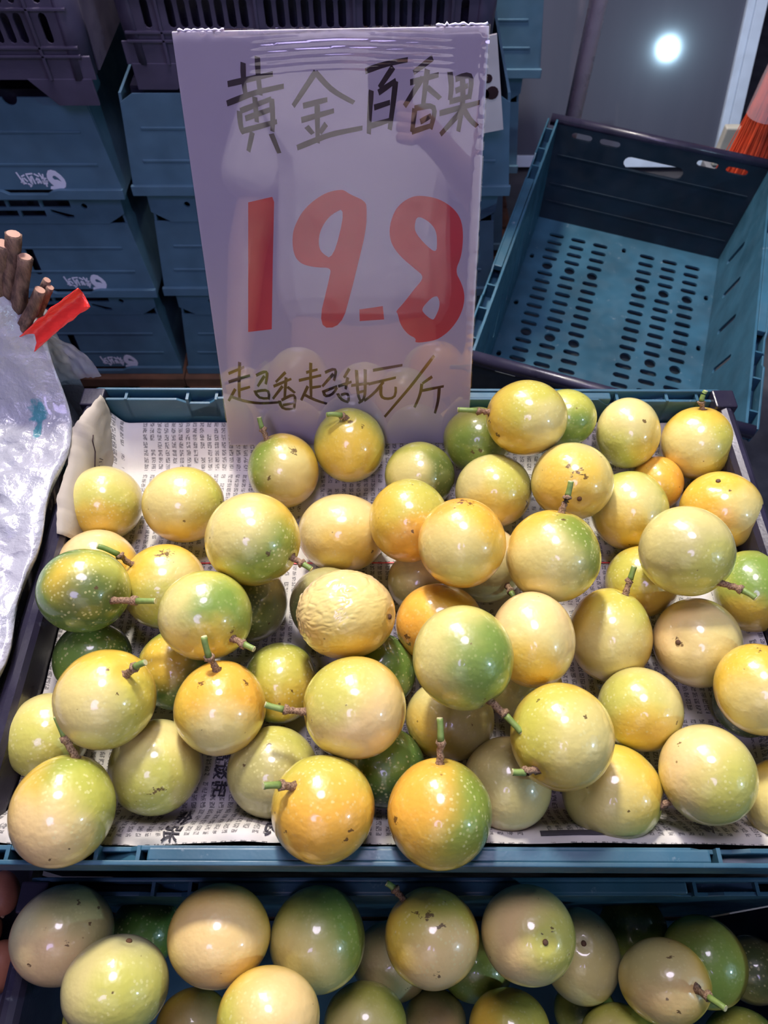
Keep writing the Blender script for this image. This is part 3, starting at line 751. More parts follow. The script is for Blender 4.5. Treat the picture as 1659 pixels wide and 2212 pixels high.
def film_mat(name, refl=0.10, rough=0.03, tint=(1, 1, 1), bumpy=0.0):
    t = NT(name)
    t.t.nodes.remove(t.b)
    tr = t.n('ShaderNodeBsdfTransparent'); tr.inputs[0].default_value = (*tint, 1)
    gl = t.n('ShaderNodeBsdfGlossy'); gl.inputs['Roughness'].default_value = rough
    lw = t.n('ShaderNodeFresnel'); lw.inputs['IOR'].default_value = 1.5
    f = t.math('ADD', t.math('MULTIPLY', lw.outputs[0], 1.0), refl, clamp=True)
    if bumpy:
        nd = t.n('ShaderNodeBump'); nd.inputs['Strength'].default_value = bumpy; nd.inputs['Distance'].default_value = 0.004
        t.put(nd.inputs['Height'], t.noise(t.obj(), 30, 5, 0.6))
        t.t.links.new(nd.outputs[0], gl.inputs['Normal'])
    mx = t.n('ShaderNodeMixShader')
    t.put(mx.inputs[0], f); t.t.links.new(tr.outputs[0], mx.inputs[1]); t.t.links.new(gl.outputs[0], mx.inputs[2])
    t.t.links.new(mx.outputs[0], t.out.inputs[0])
    return t.m


MB().box(-SW / 2, SW / 2, 0.0, 0.0042, 0, SH).build('board', board_mat(), sign, bevel=0.0006)


def stroke(mb, pts, w, taper=0.75):
    """flat marker stroke in the sign plane (x right, z up), 0.3 mm proud of the board"""
    P = [Vector((p[0] / 1000, p[1] / 1000)) for p in pts]
    # resample
    Q = []
    for a, b in zip(P[:-1], P[1:]):
        n = max(2, int((b - a).length / 0.004))
        Q += [a.lerp(b, k / n) for k in range(n)]
    Q.append(P[-1])
    if len(P) > 2:
        for _ in range(3):
            Q = [Q[0]] + [(Q[k - 1] + Q[k] * 2 + Q[k + 1]) / 4 for k in range(1, len(Q) - 1)] + [Q[-1]]
    L, Rr = [], []
    n = len(Q)
    for k, p in enumerate(Q):
        t = (Q[min(k + 1, n - 1)] - Q[max(k - 1, 0)]).normalized()
        nn = Vector((-t.y, t.x))
        f = k / max(1, n - 1)
        ww = w * (1.0 - (1 - taper) * abs(f - 0.15)) * (1 + 0.08 * noise.noise((p.x * 400, p.y * 400, 0)))
        L.append(p + nn * ww / 2 + t * (w * 0.18 if k == n - 1 else 0)); Rr.append(p - nn * ww / 2 - t * (w * 0.18 if k == 0 else 0))
    out = [(p.x, p.y) for p in L] + [(p.x, p.y) for p in reversed(Rr)]
    k = len(L)
    vs = []
    for p in L + Rr: vs += [(p.x, -0.0003 - mb.lift, p.y)]
    fs = [(i, i + 1, k + i + 1, k + i) for i in range(k - 1)]
    mb.add(vs, fs)
    mb.lift += 0.000012


STROKES = [('huang',[[(-63.7,307.4),(-65.1,297.1),(-64.2,287.5)],[(-76.2,294.6),(-43.2,300.4)],[(-53,310.9),(-53.9,296.9),(-53.3,287.4)],[(-78.4,282.3),(-57.2,289),(-35.9,292.6)],[(-57.6,285.8),(-57.8,270)],[(-70,276.8),(-70.6,264.6),(-68.4,262.4)],[(-69.1,277.3),(-45.9,284.6)],[(-45.3,284.6),(-45.4,270.9),(-46.7,263.7)],[(-65.9,272.3),(-45.9,278.1)],[(-68.8,264),(-43,269.8)],[(-62,262.8),(-66.3,250.4)],[(-47.6,261.5),(-43,248.9)]]),('jin',[[(-11.8,301),(-29.6,280)],[(-11.8,301),(-1.7,289.8),(15.1,281.5)],[(-22.1,279.9),(-4.5,283.6)],[(-24.1,270.6),(0,276.3)],[(-11.9,280.3),(-13.1,255.4)],[(-20.6,266.1),(-16.5,261.6)],[(-6.1,267.6),(-10.8,262.1)],[(-28.7,252.2),(-3.3,260.9),(20.8,264.7)]]),('bai',[[(24.6,301.2),(35.4,304.9),(54.7,307.7)],[(44.4,303.3),(34.5,290.9)],[(28.3,288.8),(26.7,274.3),(25.8,261)],[(33.8,287.7),(46.2,294.9)],[(46.2,294.4),(44.2,279.5),(41.6,263.6)],[(30.5,278.1),(41.7,281.1)],[(25.2,265.5),(42.2,269.7)]]),('xiang',[[(72.7,308.5),(59.5,299.9)],[(57.1,293.7),(77.1,298.1)],[(69.2,301.3),(66.5,279.7)],[(65.6,296.2),(52.9,278.8)],[(69.4,290.4),(78.7,283.3)],[(60.3,276.5),(58.5,261.7)],[(60.3,277.1),(76.4,279.6),(74.7,271.4),(72.3,263.7)],[(64.8,268.3),(72.2,272)],[(58.5,261.7),(73.6,265.9)]]),('guo',[[(85.6,299.5),(87.7,290.6),(86.2,282.1)],[(90,295.3),(99.5,298.8),(102.1,296.7),(100.3,283)],[(90.3,287.9),(98.7,291)],[(86.2,281),(100.2,284.1)],[(94.8,295.8),(96.1,280.9),(93.1,261.7)],[(79,273.6),(107.8,280.2)],[(94.5,274.4),(80,259.7)],[(96.9,275.5),(101,268.8),(106.8,264.9)]]),('chao',[[(-93.4,82.1),(-95.3,68.6)],[(-104.4,71.8),(-90.1,77.6)],[(-105.4,63.8),(-85.8,69.8)],[(-95.2,69.2),(-97.3,55.4),(-97.7,46.9)],[(-96.5,56.1),(-87,58.8)],[(-100.4,56.8),(-107.8,45.6)],[(-104,49.1),(-93.9,44.7),(-79.5,42.4),(-60.8,43.6)],[(-79.9,69.8),(-71,74.4),(-69.1,73),(-72.3,61.4)],[(-72.8,69),(-79.7,59.4)],[(-82.8,55.2),(-81.8,46),(-70.4,47.7)],[(-80.9,54.5),(-68.1,57.1),(-71.1,46.6)]]),('xiang',[[(-53.6,72.2),(-62.9,63.3)],[(-65.3,59.2),(-49,66)],[(-53.4,67.4),(-56.4,47.8)],[(-57.4,59.1),(-67.1,47.2)],[(-52.9,58.4),(-46.8,52.7)],[(-61.3,45),(-61.2,35.7),(-48,37)],[(-59.3,45.7),(-45.4,53.4),(-48.7,37)],[(-58.4,40.7),(-48.9,42.8)]]),('chao2',[[(-30.3,80.7),(-31.6,65.8)],[(-34.8,72),(-24.9,74.6)],[(-41.9,64.5),(-22,69.1)],[(-31.4,65.8),(-32.2,49)],[(-31.3,57.4),(-22.7,58.7)],[(-34.5,58.8),(-41.4,45.5)],[(-37.7,50.5),(-28.8,44.7),(-18.4,41.7)],[(-18,71.8),(-10,75.8),(-6.8,75),(-10.6,64.1)],[(-10.9,70.3),(-21.3,58.7)],[(-21.7,53.1),(-8.2,58.5)],[(-20.4,52.4),(-20.7,47.4),(-11.3,50.2),(-8.3,57.2)]]),('tian',[[(3.6,74.9),(-1.3,66.8)],[(-6.9,58.5),(5,62.6)],[(1.9,66.7),(-.5,55.7)],[(-7.9,51.5),(-5.6,44.4),(1.6,42.9)],[(-4.7,50.1),(3.4,54.2),(1.7,44.3)],[(4.9,59.1),(20.6,61)],[(10,73.5),(10.4,47.1),(13.5,42.8)],[(17.8,74.1),(17.3,59.6),(16.9,44.2),(10.9,42.1)],[(9.9,52),(17.2,54.1)]]),('yuan',[[(24.9,73.3),(50.7,77.8)],[(20.6,60.3),(44.8,66.2)],[(33.7,62.2),(27,52.5),(16.2,44.2)],[(31.7,58.1),(30.2,48.3),(33.5,45.4),(46,46),(44.8,57.2)]]),('slash',[[(78.8,86.1),(58.5,57.8),(34.5,28.1)]]),('jin2',[[(77.3,66.6),(69,60.4)],[(68.3,59.8),(67.8,50.7),(61.9,37.2)],[(69,53.5),(87.9,57.4)],[(84.1,56.1),(83.7,43.4),(80.7,31.2)]])]
DIGITS = [('one',[(-70.7,213.9),(-51.3,217.7),(-50.2,214),(-55.9,166.4),(-62,111.6),(-72.9,110.5),(-82.7,109.4),(-77.4,155.5)],[]),('nine',[(5.2,222),(9.9,218.7),(22,213.6),(22.9,207.4),(21.9,192.3),(15.2,168),(8.9,146.3),(-1.6,112.6),(-22.5,112.4),(-9.3,155.7),(-8,162.9),(-20,163.1),(-30.9,165.5),(-36.1,170),(-37.9,175.8),(-38.3,182.8),(-37.1,191.4),(-33.8,198.6),(-27.8,207.3),(-18.4,215),(-8.4,220.3),(.4,222)],[[(6.4,209.3),(-4.9,204.5),(-11.5,197.8),(-16.1,189.4),(-17.1,180.8),(-15.2,174.6),(-5.9,169)]]),('point',[(14.4,127.9),(25.3,129.2),(34.3,130.5),(35.3,119),(14.3,117.8)],[]),('eight',[(59.4,216.8),(68.6,216.8),(80,214.4),(90.8,208.1),(97.7,199.7),(100.2,187.8),(99.4,170.5),(94.5,158.9),(100.3,148.8),(103.3,139.6),(103,130.2),(99.6,119.7),(92.3,109),(83.8,102.2),(77.1,99.5),(61.6,97.7),(63,102),(55.7,105.5),(49,114.5),(46.9,124.2),(45.2,125.6),(51.9,132.7),(61.2,144.7),(69.5,154.3),(61.1,161.2),(49.2,171.1),(41.9,180.9),(40.2,192.1),(43.9,204.6),(50.2,212)],[[(62.6,202.3),(71.5,198.4),(77.9,191.6),(79.2,183),(78.8,172.9),(69.1,180.5),(61.3,189.6),(60.8,195.2)],[(81,138.1),(83.1,130.4),(78.6,119),(76.3,118),(70,122.9),(66.9,127.7),(74.5,136.2),(78.2,138.2)]])]

for nm, st in STROKES:
    mb = MB(); mb.lift = 0.0
    big = st[0][0][1] > 200
    for s in st: stroke(mb, s, 0.0040 if big else 0.0029)
    c = mb.build('handwritten_character', INK, sign)
    c['label'] = 'black marker handwriting'
for nm, out, holes in DIGITS:
    f = lambda l: [(a / 1000, b / 1000) for a, b in l]

    def rnd_(l, k=2):
        for _ in range(k):
            q = []
            for a, b in zip(l, l[1:] + l[:1]):
                q += [(a[0] * 0.75 + b[0] * 0.25, a[1] * 0.75 + b[1] * 0.25), (a[0] * 0.25 + b[0] * 0.75, a[1] * 0.25 + b[1] * 0.75)]
            l = q
        return l
    rr = 2 if nm in ('nine', 'eight') else 0
    o = MB().plate(rnd_(f(out), rr), [rnd_(f(h), rr) for h in holes], 0.00025, (0, 0, 0), (1, 0, 0), (0, 0, 1)).build('price_digit' if nm != 'point' else 'price_point', RED, sign)
    o['label'] = 'red painted price figure'


def film(u, v):
    x = -SW / 2 - 0.0006 + (SW + 0.0012) * u
    z = -0.0005 + (SH + 0.0015) * v
    d = 0.0009
    top = smooth(0.90, 0.97, v) * smooth(0.22, 0.30, u) * smooth(0.92, 0.80, u)
    ang = (z * 1.0 + 0.05 * abs(x - 0.005)) * 1400
    d += top * 0.00022 * (1 + math.sin(ang + 1.5 * noise.noise((x * 30, z * 30, 0))))
    d += smooth(0.97, 1.0, u) * 0.0008 * (1 + noise.noise((u * 90, v * 60, 2)))
    d += smooth(0.985, 1.0, v) * 0.0012 * (1 + noise.noise((u * 40, 0, 3)))
    d += 0.00012 * noise.noise((x * 14, z * 10, 5))
    return (x, -d, z)


MB().grid(90, 260, film).build('film_wrap', film_mat('clear_film', 0.066, 0.02), sign, True)['label'] = 'clear plastic film over the sign'
# bunched film along the top edge
for x0, x1, h in ((-0.108, -0.075, 0.0012), (0.075, 0.1115, 0.0026)):
    pts = [(x0 + (x1 - x0) * k / 24, 0.001 + 0.0012 * noise.noise((k * 0.7, x0 * 50, 1)), SH + h * 0.4 + h * 0.5 * noise.noise((k * 0.9, x0 * 90, 4))) for k in range(25)]
    MB().tube(pts, lambda a, b: 0.0009 * (1 + 0.5 * math.sin(a * 1.7 + b)), 7).build('bunched_film', plastic('crumpled_film', (0.75, 0.74, 0.86), 0.15, 0.1), sign, True)

# ================================================================ stacks of crates behind
LOGO_E = [(1025, 330), (1060, 230), (1130, 150), (1230, 130), (1350, 160), (1470, 260), (1550, 370), (1560, 470), (1510, 570), (1430, 605), (1410, 640), (1380, 685), (1250, 690), (1130, 640), (1010, 620), (1050, 550), (1160, 545), (1090, 470), (1040, 400)]
LOGO_H = [(1200, 330), (1230, 280), (1300, 280), (1380, 340), (1440, 440), (1400, 420), (1330, 385), (1230, 380)]
LOGO_T = [[(130, 190), (240, 500)], [(160, 440), (330, 480)], [(240, 300), (350, 260)], [(250, 330), (260, 460)], [(300, 330), (380, 430)], [(400, 240), (620, 225)], [(420, 260), (490, 480)], [(520, 300), (500, 500)], [(560, 280), (600, 490)], [(360, 480), (470, 540)], [(420, 500), (420, 570)], [(660, 230), (790, 300)], [(650, 370), (780, 470)], [(700, 330), (690, 480)], [(740, 350), (800, 480)], [(810, 210), (870, 330)], [(930, 240), (900, 350)], [(840, 350), (990, 350)], [(840, 430), (1010, 430)], [(920, 360), (930, 560)], [(850, 400), (880, 500)], [(990, 400), (960, 500)]]


def stack_crate(name, H, foot):
    t = empty(name)
    tx, ty = 0.020 * H / 0.193, 0.016 * H / 0.193
    # face frame: origin bottom centre of the front face, leaning back
    V = Vector((0, ty, H)).normalized()
    fh = Vector((0, ty, H)).length
    U = Vector((1, 0, 0))
    O = Vector((0, 0, 0))
    zt = fh if not foot else fh * 0.735
    hw = lambda z: 0.298 - tx * z / fh
    slots = [slot(sx, zt * 0.50, 0.013, 0.056) for sx in (-0.10, 0.10)]
    z0 = 0.013
    if foot:
        top = [(hw(zt), zt), (-hw(zt), zt)]
    else:
        a = hw(zt)
        top = [(a, zt - 0.012), (a - 0.02, zt), (0.19, zt)] + [(0.175 + 0.011 * math.cos(q), zt - 0.011 * math.sin(q)) for q in [math.pi * k / 8 for k in range(9)]] + [(0.16, zt), (0.02, zt), (0.01, zt - 0.010), (-0.01, zt - 0.010), (-0.02, zt), (-0.16, zt)] + [(-0.175 + 0.011 * math.cos(q), zt - 0.011 * math.sin(q)) for q in [math.pi * k / 8 for k in range(9)]] + [(-0.19, zt), (-a + 0.02, zt), (-a, zt - 0.012)]
    MB().plate([(-hw(0), z0), (hw(0), z0)] + top, slots, 0.003, O, U, V).build('front_panel', TEAL_STACK, t, bevel=0.0006)
    # dark core behind the slotted front, its colour stands in for shade inside
    k = MB()
    k.add([(-0.285, 0.02, 0.004), (0.285, 0.02, 0.004), (0.285, 0.395, 0.004), (-0.285, 0.395, 0.004), (-0.285 + tx, 0.02 + ty, H), (0.285 - tx, 0.02 + ty, H), (0.285 - tx, 0.395 - ty, H), (-0.285 + tx, 0.395 - ty, H)],
          [(3, 2, 1, 0), (4, 5, 6, 7), (0, 1, 5, 4), (1, 2, 6, 5), (2, 3, 7, 6), (3, 0, 4, 7)]).build('body', DARK, t)
    for s in (-1, 1):
        MB().add([(s * 0.298, 0, 0), (s * 0.298, 0.4, 0), (s * (0.298 - tx), 0.4 - ty, H), (s * (0.298 - tx), ty, H), (s * 0.294, 0, 0), (s * 0.294, 0.4, 0), (s * (0.294 - tx), 0.4 - ty, H), (s * (0.294 - tx), ty, H)],
                 [(0, 1, 2, 3), (7, 6, 5, 4), (0, 4, 5, 1), (1, 5, 6, 2), (2, 6, 7, 3), (3, 7, 4, 0)]).build('side_panel', TEAL_STACK, t)
    # rim at the ground side, its upper edge dipping twice
    rim = [(-0.300, 0.0), (0.300, 0.0)]
    nseg = 60
    for j in range(nseg + 1):
        x = 0.300 - 0.6 * j / nseg
        d = max(smooth(0.045, 0.03, abs(x - 0.15)), smooth(0.045, 0.03, abs(x + 0.15)))
        rim.append((x, 0.016 - 0.007 * d))
    MB().plate(rim, [], 0.007, O + Vector((0, -0.003, 0)), U, V).build('rim', TEAL_STACK, t, bevel=0.001)
    for z, L in ((zt * 0.355, 0.272), (zt * 0.68, 0.262)):
        rb = MB()
        c = O + V * z
        rb.box(-L, L, c.y - 0.0045, c.y - 0.002, c.z - 0.0022, c.z + 0.0022).build('rib', TEAL_STACK, t, bevel=0.001)
    if foot:
        holes = []
        b0 = zt + 0.004; hh = fh - zt
        for m in (-1, 1):
            for a, b in ((0.20, 0.155), (0.150, 0.10), (0.095, 0.03)):
                x0, x1 = sorted((m * a, m * b)); holes.append(rect(x0, x1, b0 + hh * 0.48, b0 + hh * 0.72))
            for a, b in ((0.155, 0.115), (0.110, 0.070), (0.065, 0.02)):
                x0, x1 = sorted((m * a, m * b)); holes.append(rect(x0, x1, b0 + hh * 0.16, b0 + hh * 0.38))
            x0 = m * 0.165; holes.append([(x0, b0 + hh * 0.42), (x0 + m * 0.035, b0 + hh * 0.22), (x0 + m * 0.035, b0 + hh * 0.12), (x0 + m * 0.022, b0 + hh * 0.12), (x0, b0 + hh * 0.30)])
            holes.append(circ(m * 0.222, b0 + hh * 0.52, 0.005, 10))
        hb = hw(fh) + 0.006
        MB().plate([(-hb + 0.03, zt), (hb - 0.03, zt), (hb, zt + hh * 0.35), (hb, fh), (-hb, fh), (-hb, zt + hh * 0.35)], holes, 0.005, O + Vector((0, 0.0, 0)), U, V).build('foot_band', TEAL_STACK, t, bevel=0.0006)
    # printed mark, upside down because the crate is
    k = 5.0e-5
    lg = lambda l: [(0.175 + (x - 800) * k, zt * 0.17 + 0.003 - (y - 400) * k * 1.25) for x, y in l]
    em = MB().plate(lg(LOGO_E)[::-1], [lg(LOGO_H)], 0.0006, O - Vector((0, 0.0012 + 0.002, 0)), U, V).build('emblem', WHITEINK, t)
    tx_ = MB()
    for st in LOGO_T:
        (x0, y0), (x1, y1) = lg(st)
        d = Vector((x1 - x0, y1 - y0)).normalized() * 0.0011; nn = Vector((-d.y, d.x))
        tx_.plate([(x0 - nn.x, y0 - nn.y), (x1 - nn.x, y1 - nn.y), (x1 + nn.x, y1 + nn.y), (x0 + nn.x, y0 + nn.y)], [], 0.0006, O - Vector((0, 0.0032, 0)), U, V)
    tx_.build('lettering', WHITEINK, t)
    return t


cfoot = stack_crate('stacking_crate', 0.193, True)
ctop = stack_crate('stacking_crate', 0.150, False)
spots = [(cfoot, (-0.711, 1.05, 0.142), 'upturned teal crate at the bottom of the left stack'),
         (cfoot, (-0.711, 1.05, 0.339), 'upturned teal crate in the middle of the left stack, white mark upside down'),
         (ctop, (-0.711, 1.05, 0.536), 'upturned teal crate on top of the left stack, under the black crate'),
         (cfoot, (-0.100, 1.05, 0.142), 'upturned teal crate low down directly behind the price sign'),
         (cfoot, (-0.100, 1.055, 0.339), 'upturned teal crate halfway up the stack behind the price sign'),
         (ctop, (-0.100, 1.06, 0.536), 'upturned teal crate on top of the stack behind the price sign')]
used = set()
for proto, loc, lab in spots:
    o = proto if id(proto) not in used else copy_tree(proto)
    used.add(id(proto))
    o.location = loc
    tag(o, lab, 'crate', 'upturned teal crates stacked at the back')
# dark stack further back, seen past the sign
for z, lab, dx in ((0.115, 'dark teal crate at the foot of the far stack by the grey panel', -0.02), (0.312, 'dark teal crate in the middle of the far stack by the grey panel', -0.015), (0.509, 'dark teal crate on top of the far stack, past the sign', 0.0)):
    o = copy_tree(cfoot)
    o.location = (0.003 + dx, 1.475, z)
    tag(o, lab, 'crate', 'dark crates in the far stack')


def pallet(x0, x1, y0, y1, h, label):
    t = empty('wooden_pallet', ((x0 + x1) / 2, (y0 + y1) / 2, 0))
    tag(t, label, 'pallet')
    a, b = (x1 - x0) / 2, (y1 - y0) / 2
    wd = plastic('pallet_wood', (0.14, 0.065, 0.035), 0.8, 0.4)
    for k in range(5):
        y = -b + 2 * b * k / 5
        MB().box(-a, a, y + 0.006, y + 2 * b / 5 - 0.006, h - 0.022, h).build('deck_board', wd, t)
    for x in (-a + 0.05, 0, a - 0.05):
        MB().box(x - 0.045, x + 0.045, -b, b, 0.022, h - 0.022).build('runner', wd, t)
    for y in (-b + 0.06, b - 0.06):
        MB().box(-a, a, y - 0.05, y + 0.05, 0, 0.022).build('base_board', wd, t)


pallet(-1.02, -0.407, 1.02, 1.46, 0.142, 'brown wooden pallet under the left stack')
pallet(-0.405, 0.205, 1.02, 1.462, 0.142, 'brown wooden pallet under the stack behind the sign')
pallet(-0.31, 0.31, 1.466, 1.89, 0.115, 'brown wooden pallet under the far stack')


def black_crate(name, W_, H, D):
    t = empty(name)
    holes = []
    pitch, sw, sh = 0.0162, 0.0105, 0.037
    n = int((W_ / 2 - 0.034) / pitch)
    rows = [0.0985, 0.1450, 0.1915]
    for zc in rows:
        for k in range(-n, n + 1):
            if k % 8 == 4: continue
            holes.append(slot(k * pitch, zc, sw, sh, 0, 4))
    hw = W_ / 2 - 0.022
    holes.append(slot(0, H - 0.035, 0.024, 0.11, R(90)))
    MB().plate(rect(-hw, hw, 0.062, H), holes, 0.003, (0, 0.003, 0), (1, 0, 0), (0, 0, 1)).build('slotted_front', BLACKP, t)
    # rounded corner columns
    for s in (-1, 1):
        vs = []; fs = []
        m = 8
        for z, ins in ((0.034, 0.006), (0.10, 0.003), (H, 0.0)):
            for k in range(m + 1):
                a = math.pi / 2 * k / m
                vs.append((s * (W_ / 2 - ins - 0.024 + 0.024 * math.sin(a)), 0.024 - 0.024 * math.cos(a), z))
        for r_ in range(2):
            for k in range(m):
                q = (r_ * (m + 1) + k, r_ * (m + 1) + k + 1, (r_ + 1) * (m + 1) + k + 1, (r_ + 1) * (m + 1) + k)
                fs.append(q if s > 0 else q[::-1])
        MB().add(vs, fs).build('corner_column', BLACKP, t, True, solid=0.003)
        MB().box(min(s * (W_ / 2 - 0.006), s * (W_ / 2 - 0.003)), max(s * (W_ / 2 - 0.006), s * (W_ / 2 - 0.003)), 0.028, D - 0.028, 0.034, H).build('side_wall', BLACKP, t)
        # trapezoid foot under each corner
        f0, f1 = W_ / 2 - 0.008, W_ / 2 - 0.085
        MB().plate([(s * f0, 0.0), (s * (f1 + 0.02), 0.0), (s * (f1 - 0.012), 0.036), (s * f0, 0.036)][::1 if s < 0 else -1], [], 0.004, (0, 0.004, 0), (1, 0, 0), (0, 0, 1)).build('foot', BLACKP, t, bevel=0.001)
    MB().box(-hw - 0.02, hw + 0.02, 0.001, 0.005, 0.034, 0.064).build('skirt', BLACKP, t, bevel=0.001)
    for z in (0.066, 0.0765, 0.1217, 0.1683, 0.2145):
        MB().box(-hw - 0.01, hw + 0.01, -0.0045, 0.0005, z - 0.0016, z + 0.0016).build('ridge', BLACKP, t, bevel=0.0006)
    for k in range(-n, n + 1):
        if k % 8 == 4: MB().box(k * pitch - 0.002, k * pitch + 0.002, -0.0045, 0.0005, 0.036, H - 0.06).build('upright_rib', BLACKP, t, bevel=0.0006)
    MB().box(-hw, hw, D - 0.006, D - 0.003, 0.034, H).build('back_wall', BLACKP, t)
    MB().box(-hw, hw, 0.030, 0.033, 0.040, H - 0.004).build('slot_shade_sheet', DARK, t)  # added dark sheet, gives the slots their inside shade by colour
    MB().box(-W_ / 2 + 0.01, W_ / 2 - 0.01, 0.008, D - 0.008, 0.034, 0.038).build('base', BLACKP, t)
    MB().box(-hw, hw, -0.006, 0.004, H - 0.010, H).build('top_rim', BLACKP, t, bevel=0.001)
    return t


bc = black_crate('slotted_crate', 0.512, 0.28, 0.36)
bc.location = (-0.646, 1.030, 0.690)
tag(bc, 'black slotted crate on top of the left stack', 'crate', 'black slotted crates')
bc2 = copy_tree(bc)
bc2.location = (-0.104, 1.072, 0.690)
tag(bc2, 'black slotted crate on top of the stack behind the sign', 'crate', 'black slotted crates')

# white card with black marks stuck beside the stack
cd = empty('card_sheet', (0.16, 1.028, 0.655))
cd.rotation_euler = (0, R(-11.5), 0)
MB().box(-0.06, 0.012, 0, 0.003, 0.0, 0.128).build('sheet', plastic('card', (0.62, 0.60, 0.58), 0.5, 0.1), cd)
for x, z, r in ((0.0, 0.055, 0.009), (-0.004, 0.075, 0.006), (-0.012, 0.055, 0.008)):
    MB().plate(circ(x, z, r, 12), [], 0.0008, (0, 0, 0), (1, 0, 0), (0, 0, 1)).build('black_mark', INK, cd)
tag(cd, 'white card with black marks at the right edge of the price sign', 'card')

# ================================================================ empty crate, right
EC = empty('empty_crate', (0.3882, 0.9384, 0.5227), (R(1.81), R(2.21), R(-18.45)))
tag(EC, 'empty teal crate with a perforated floor, behind the right corner', 'crate')
D_ = 0.192
holes = []
for cx in (-0.130, -0.0875, -0.045, 0.045, 0.0875, 0.130):
    for k in range(22):
        y = 0.232 - k * 0.0222
        if k in (4, 12, 19): holes.append(circ(cx, y, 0.0098, 14))
        elif y > -0.26: holes.append(slot(cx, y, 0.0105, 0.029, R(90), 4))
for y in (0.16, 0.03, -0.10):
    holes.append(slot(-0.163, y, 0.008, 0.013)); holes.append(slot(0.163, y, 0.008, 0.013))
holes.append(slot(0.0, 0.235, 0.008, 0.013))
MB().plate(rect(-0.178, 0.178, -0.278, 0.278), holes, 0.004, (0, 0, -D_), (1, 0, 0), (0, 1, 0)).build('floor_panel', TEAL, EC)
MB().box(-0.176, 0.176, -0.276, 0.276, -D_ - 0.026, -D_ - 0.023).build('floor_slot_shade', NEARBLACK, EC)  # near-black sheet in place of the shade seen through the floor slots


def wall_between(nm, a0, a1, b0, b1, holes, mat):
    """a = bottom edge ends, b = top edge ends"""
    a0, a1, b0, b1 = map(Vector, (a0, a1, b0, b1))
    U = (a1 - a0).normalized()
    mid = (b0 + b1) / 2 - (a0 + a1) / 2
    V = (mid - U * mid.dot(U)).normalized()
    f = lambda p: ((p - a0).dot(U), (p - a0).dot(V))
    return MB().plate([f(a0), f(a1), f(b1), f(b0)], holes, 0.0035, a0, U, V).build(nm, mat, EC)


hd = []
Lw_ = 0.356
wh = 0.193
for cx, w_ in ((-0.135, 0.045), (-0.085, 0.045), (0.085, 0.045), (0.135, 0.045)):
    hd.append(slot(0.178 + cx, wh - 0.022, 0.011, w_ * 0.82, R(90), 4))
hd.append(slot(0.178, wh - 0.048, 0.022, 0.105, R(90), 6))
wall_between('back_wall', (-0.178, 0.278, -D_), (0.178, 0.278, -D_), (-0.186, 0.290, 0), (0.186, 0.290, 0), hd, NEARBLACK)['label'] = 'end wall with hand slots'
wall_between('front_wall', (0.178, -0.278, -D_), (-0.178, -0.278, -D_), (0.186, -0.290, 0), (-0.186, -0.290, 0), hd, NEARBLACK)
sd = [slot(0.278 + y, 0.085, 0.010, 0.075, R(-24), 4) for y in (-0.19, -0.10, -0.01, 0.08, 0.17)]
wall_between('side_wall', (-0.178, -0.278, -D_), (-0.178, 0.278, -D_), (-0.186, -0.290, 0), (-0.186, 0.290, 0), sd, TEAL)
wall_between('side_wall', (0.178, 0.278, -D_), (0.178, -0.278, -D_), (0.186, 0.290, 0), (0.186, -0.290, 0), sd, TEAL)
for s in (-1, 1):
    # rails on the short ends, double lips on the long sides
    MB().tube([(-0.196, s * 0.294, -0.004), (0.196, s * 0.294, -0.004)], [0.0085, 0.0085], 14).build('end_rail', DARK, EC, True)
    MB().box(-0.196, 0.196, s * 0.294 - 0.006, s * 0.294 + 0.006, -0.013, -0.004).build('rail_skirt', DARK, EC)
    xo = s * 0.2
    MB().plate([(-0.29, -0.030), (0.29, -0.030), (0.29, -0.002), (0.18, 0.0), (0.17, -0.006), (0.12, -0.006), (0.11, 0.0), (-0.11, 0.0), (-0.12, -0.006), (-0.17, -0.006), (-0.18, 0.0), (-0.29, -0.002)], [], 0.003, (xo - 0.0015, 0, 0), (0, 1, 0), (0, 0, 1)).build('rim_lip', TEAL, EC, bevel=0.0008)
    x0, x1 = sorted((s * 0.187, s * 0.199))
    MB().box(x0, x1, -0.110, 0.110, -0.010, -0.001).build('rim_cap', TEAL, EC, bevel=0.001)
    MB().box(x0, x1, -0.288, 0.288, -0.030, -0.027).build('rim_trough', TEAL, EC)
    for y in (-0.26, -0.20, -0.15, 0.15, 0.20, 0.26):
        MB().box(x0, x1, y - 0.0013, y + 0.0013, -0.028, -0.003).build('rib', TEAL, EC)
    for z in (-0.06, -0.115, -0.150):
        MB().box(-0.170, 0.170, s * (0.278 + 0.012 * (z + D_) / D_) - 0.0018 - s * 0.0035, s * (0.278 + 0.012 * (z + D_) / D_) + 0.0018 - s * 0.0035, z - 0.0012, z + 0.0012).build('inner_ridge', NEARBLACK, EC)
st2 = stand('display_stand', 'low dark stand under the empty crate', -0.17, 0.17, -0.27, 0.27, 0.292)
st2.location = (0.3882, 0.9384, 0)
st2.rotation_euler = (0, 0, R(-18.45))

# ================================================================ things at the top right
def panel_mat():
    t = NT('grey_glass')
    o = t.obj()
    n = t.noise(t.vmath('MULTIPLY', o, (9, 1, 0.5)), 1.5, 3)
    t.set(Base_Color=t.mix(n, (0.075, 0.085, 0.120), (0.105, 0.115, 0.155)), Roughness=0.07, Specular_IOR_Level=0.6, Coat_Weight=0.3, Coat_Roughness=0.25)
    return t.m


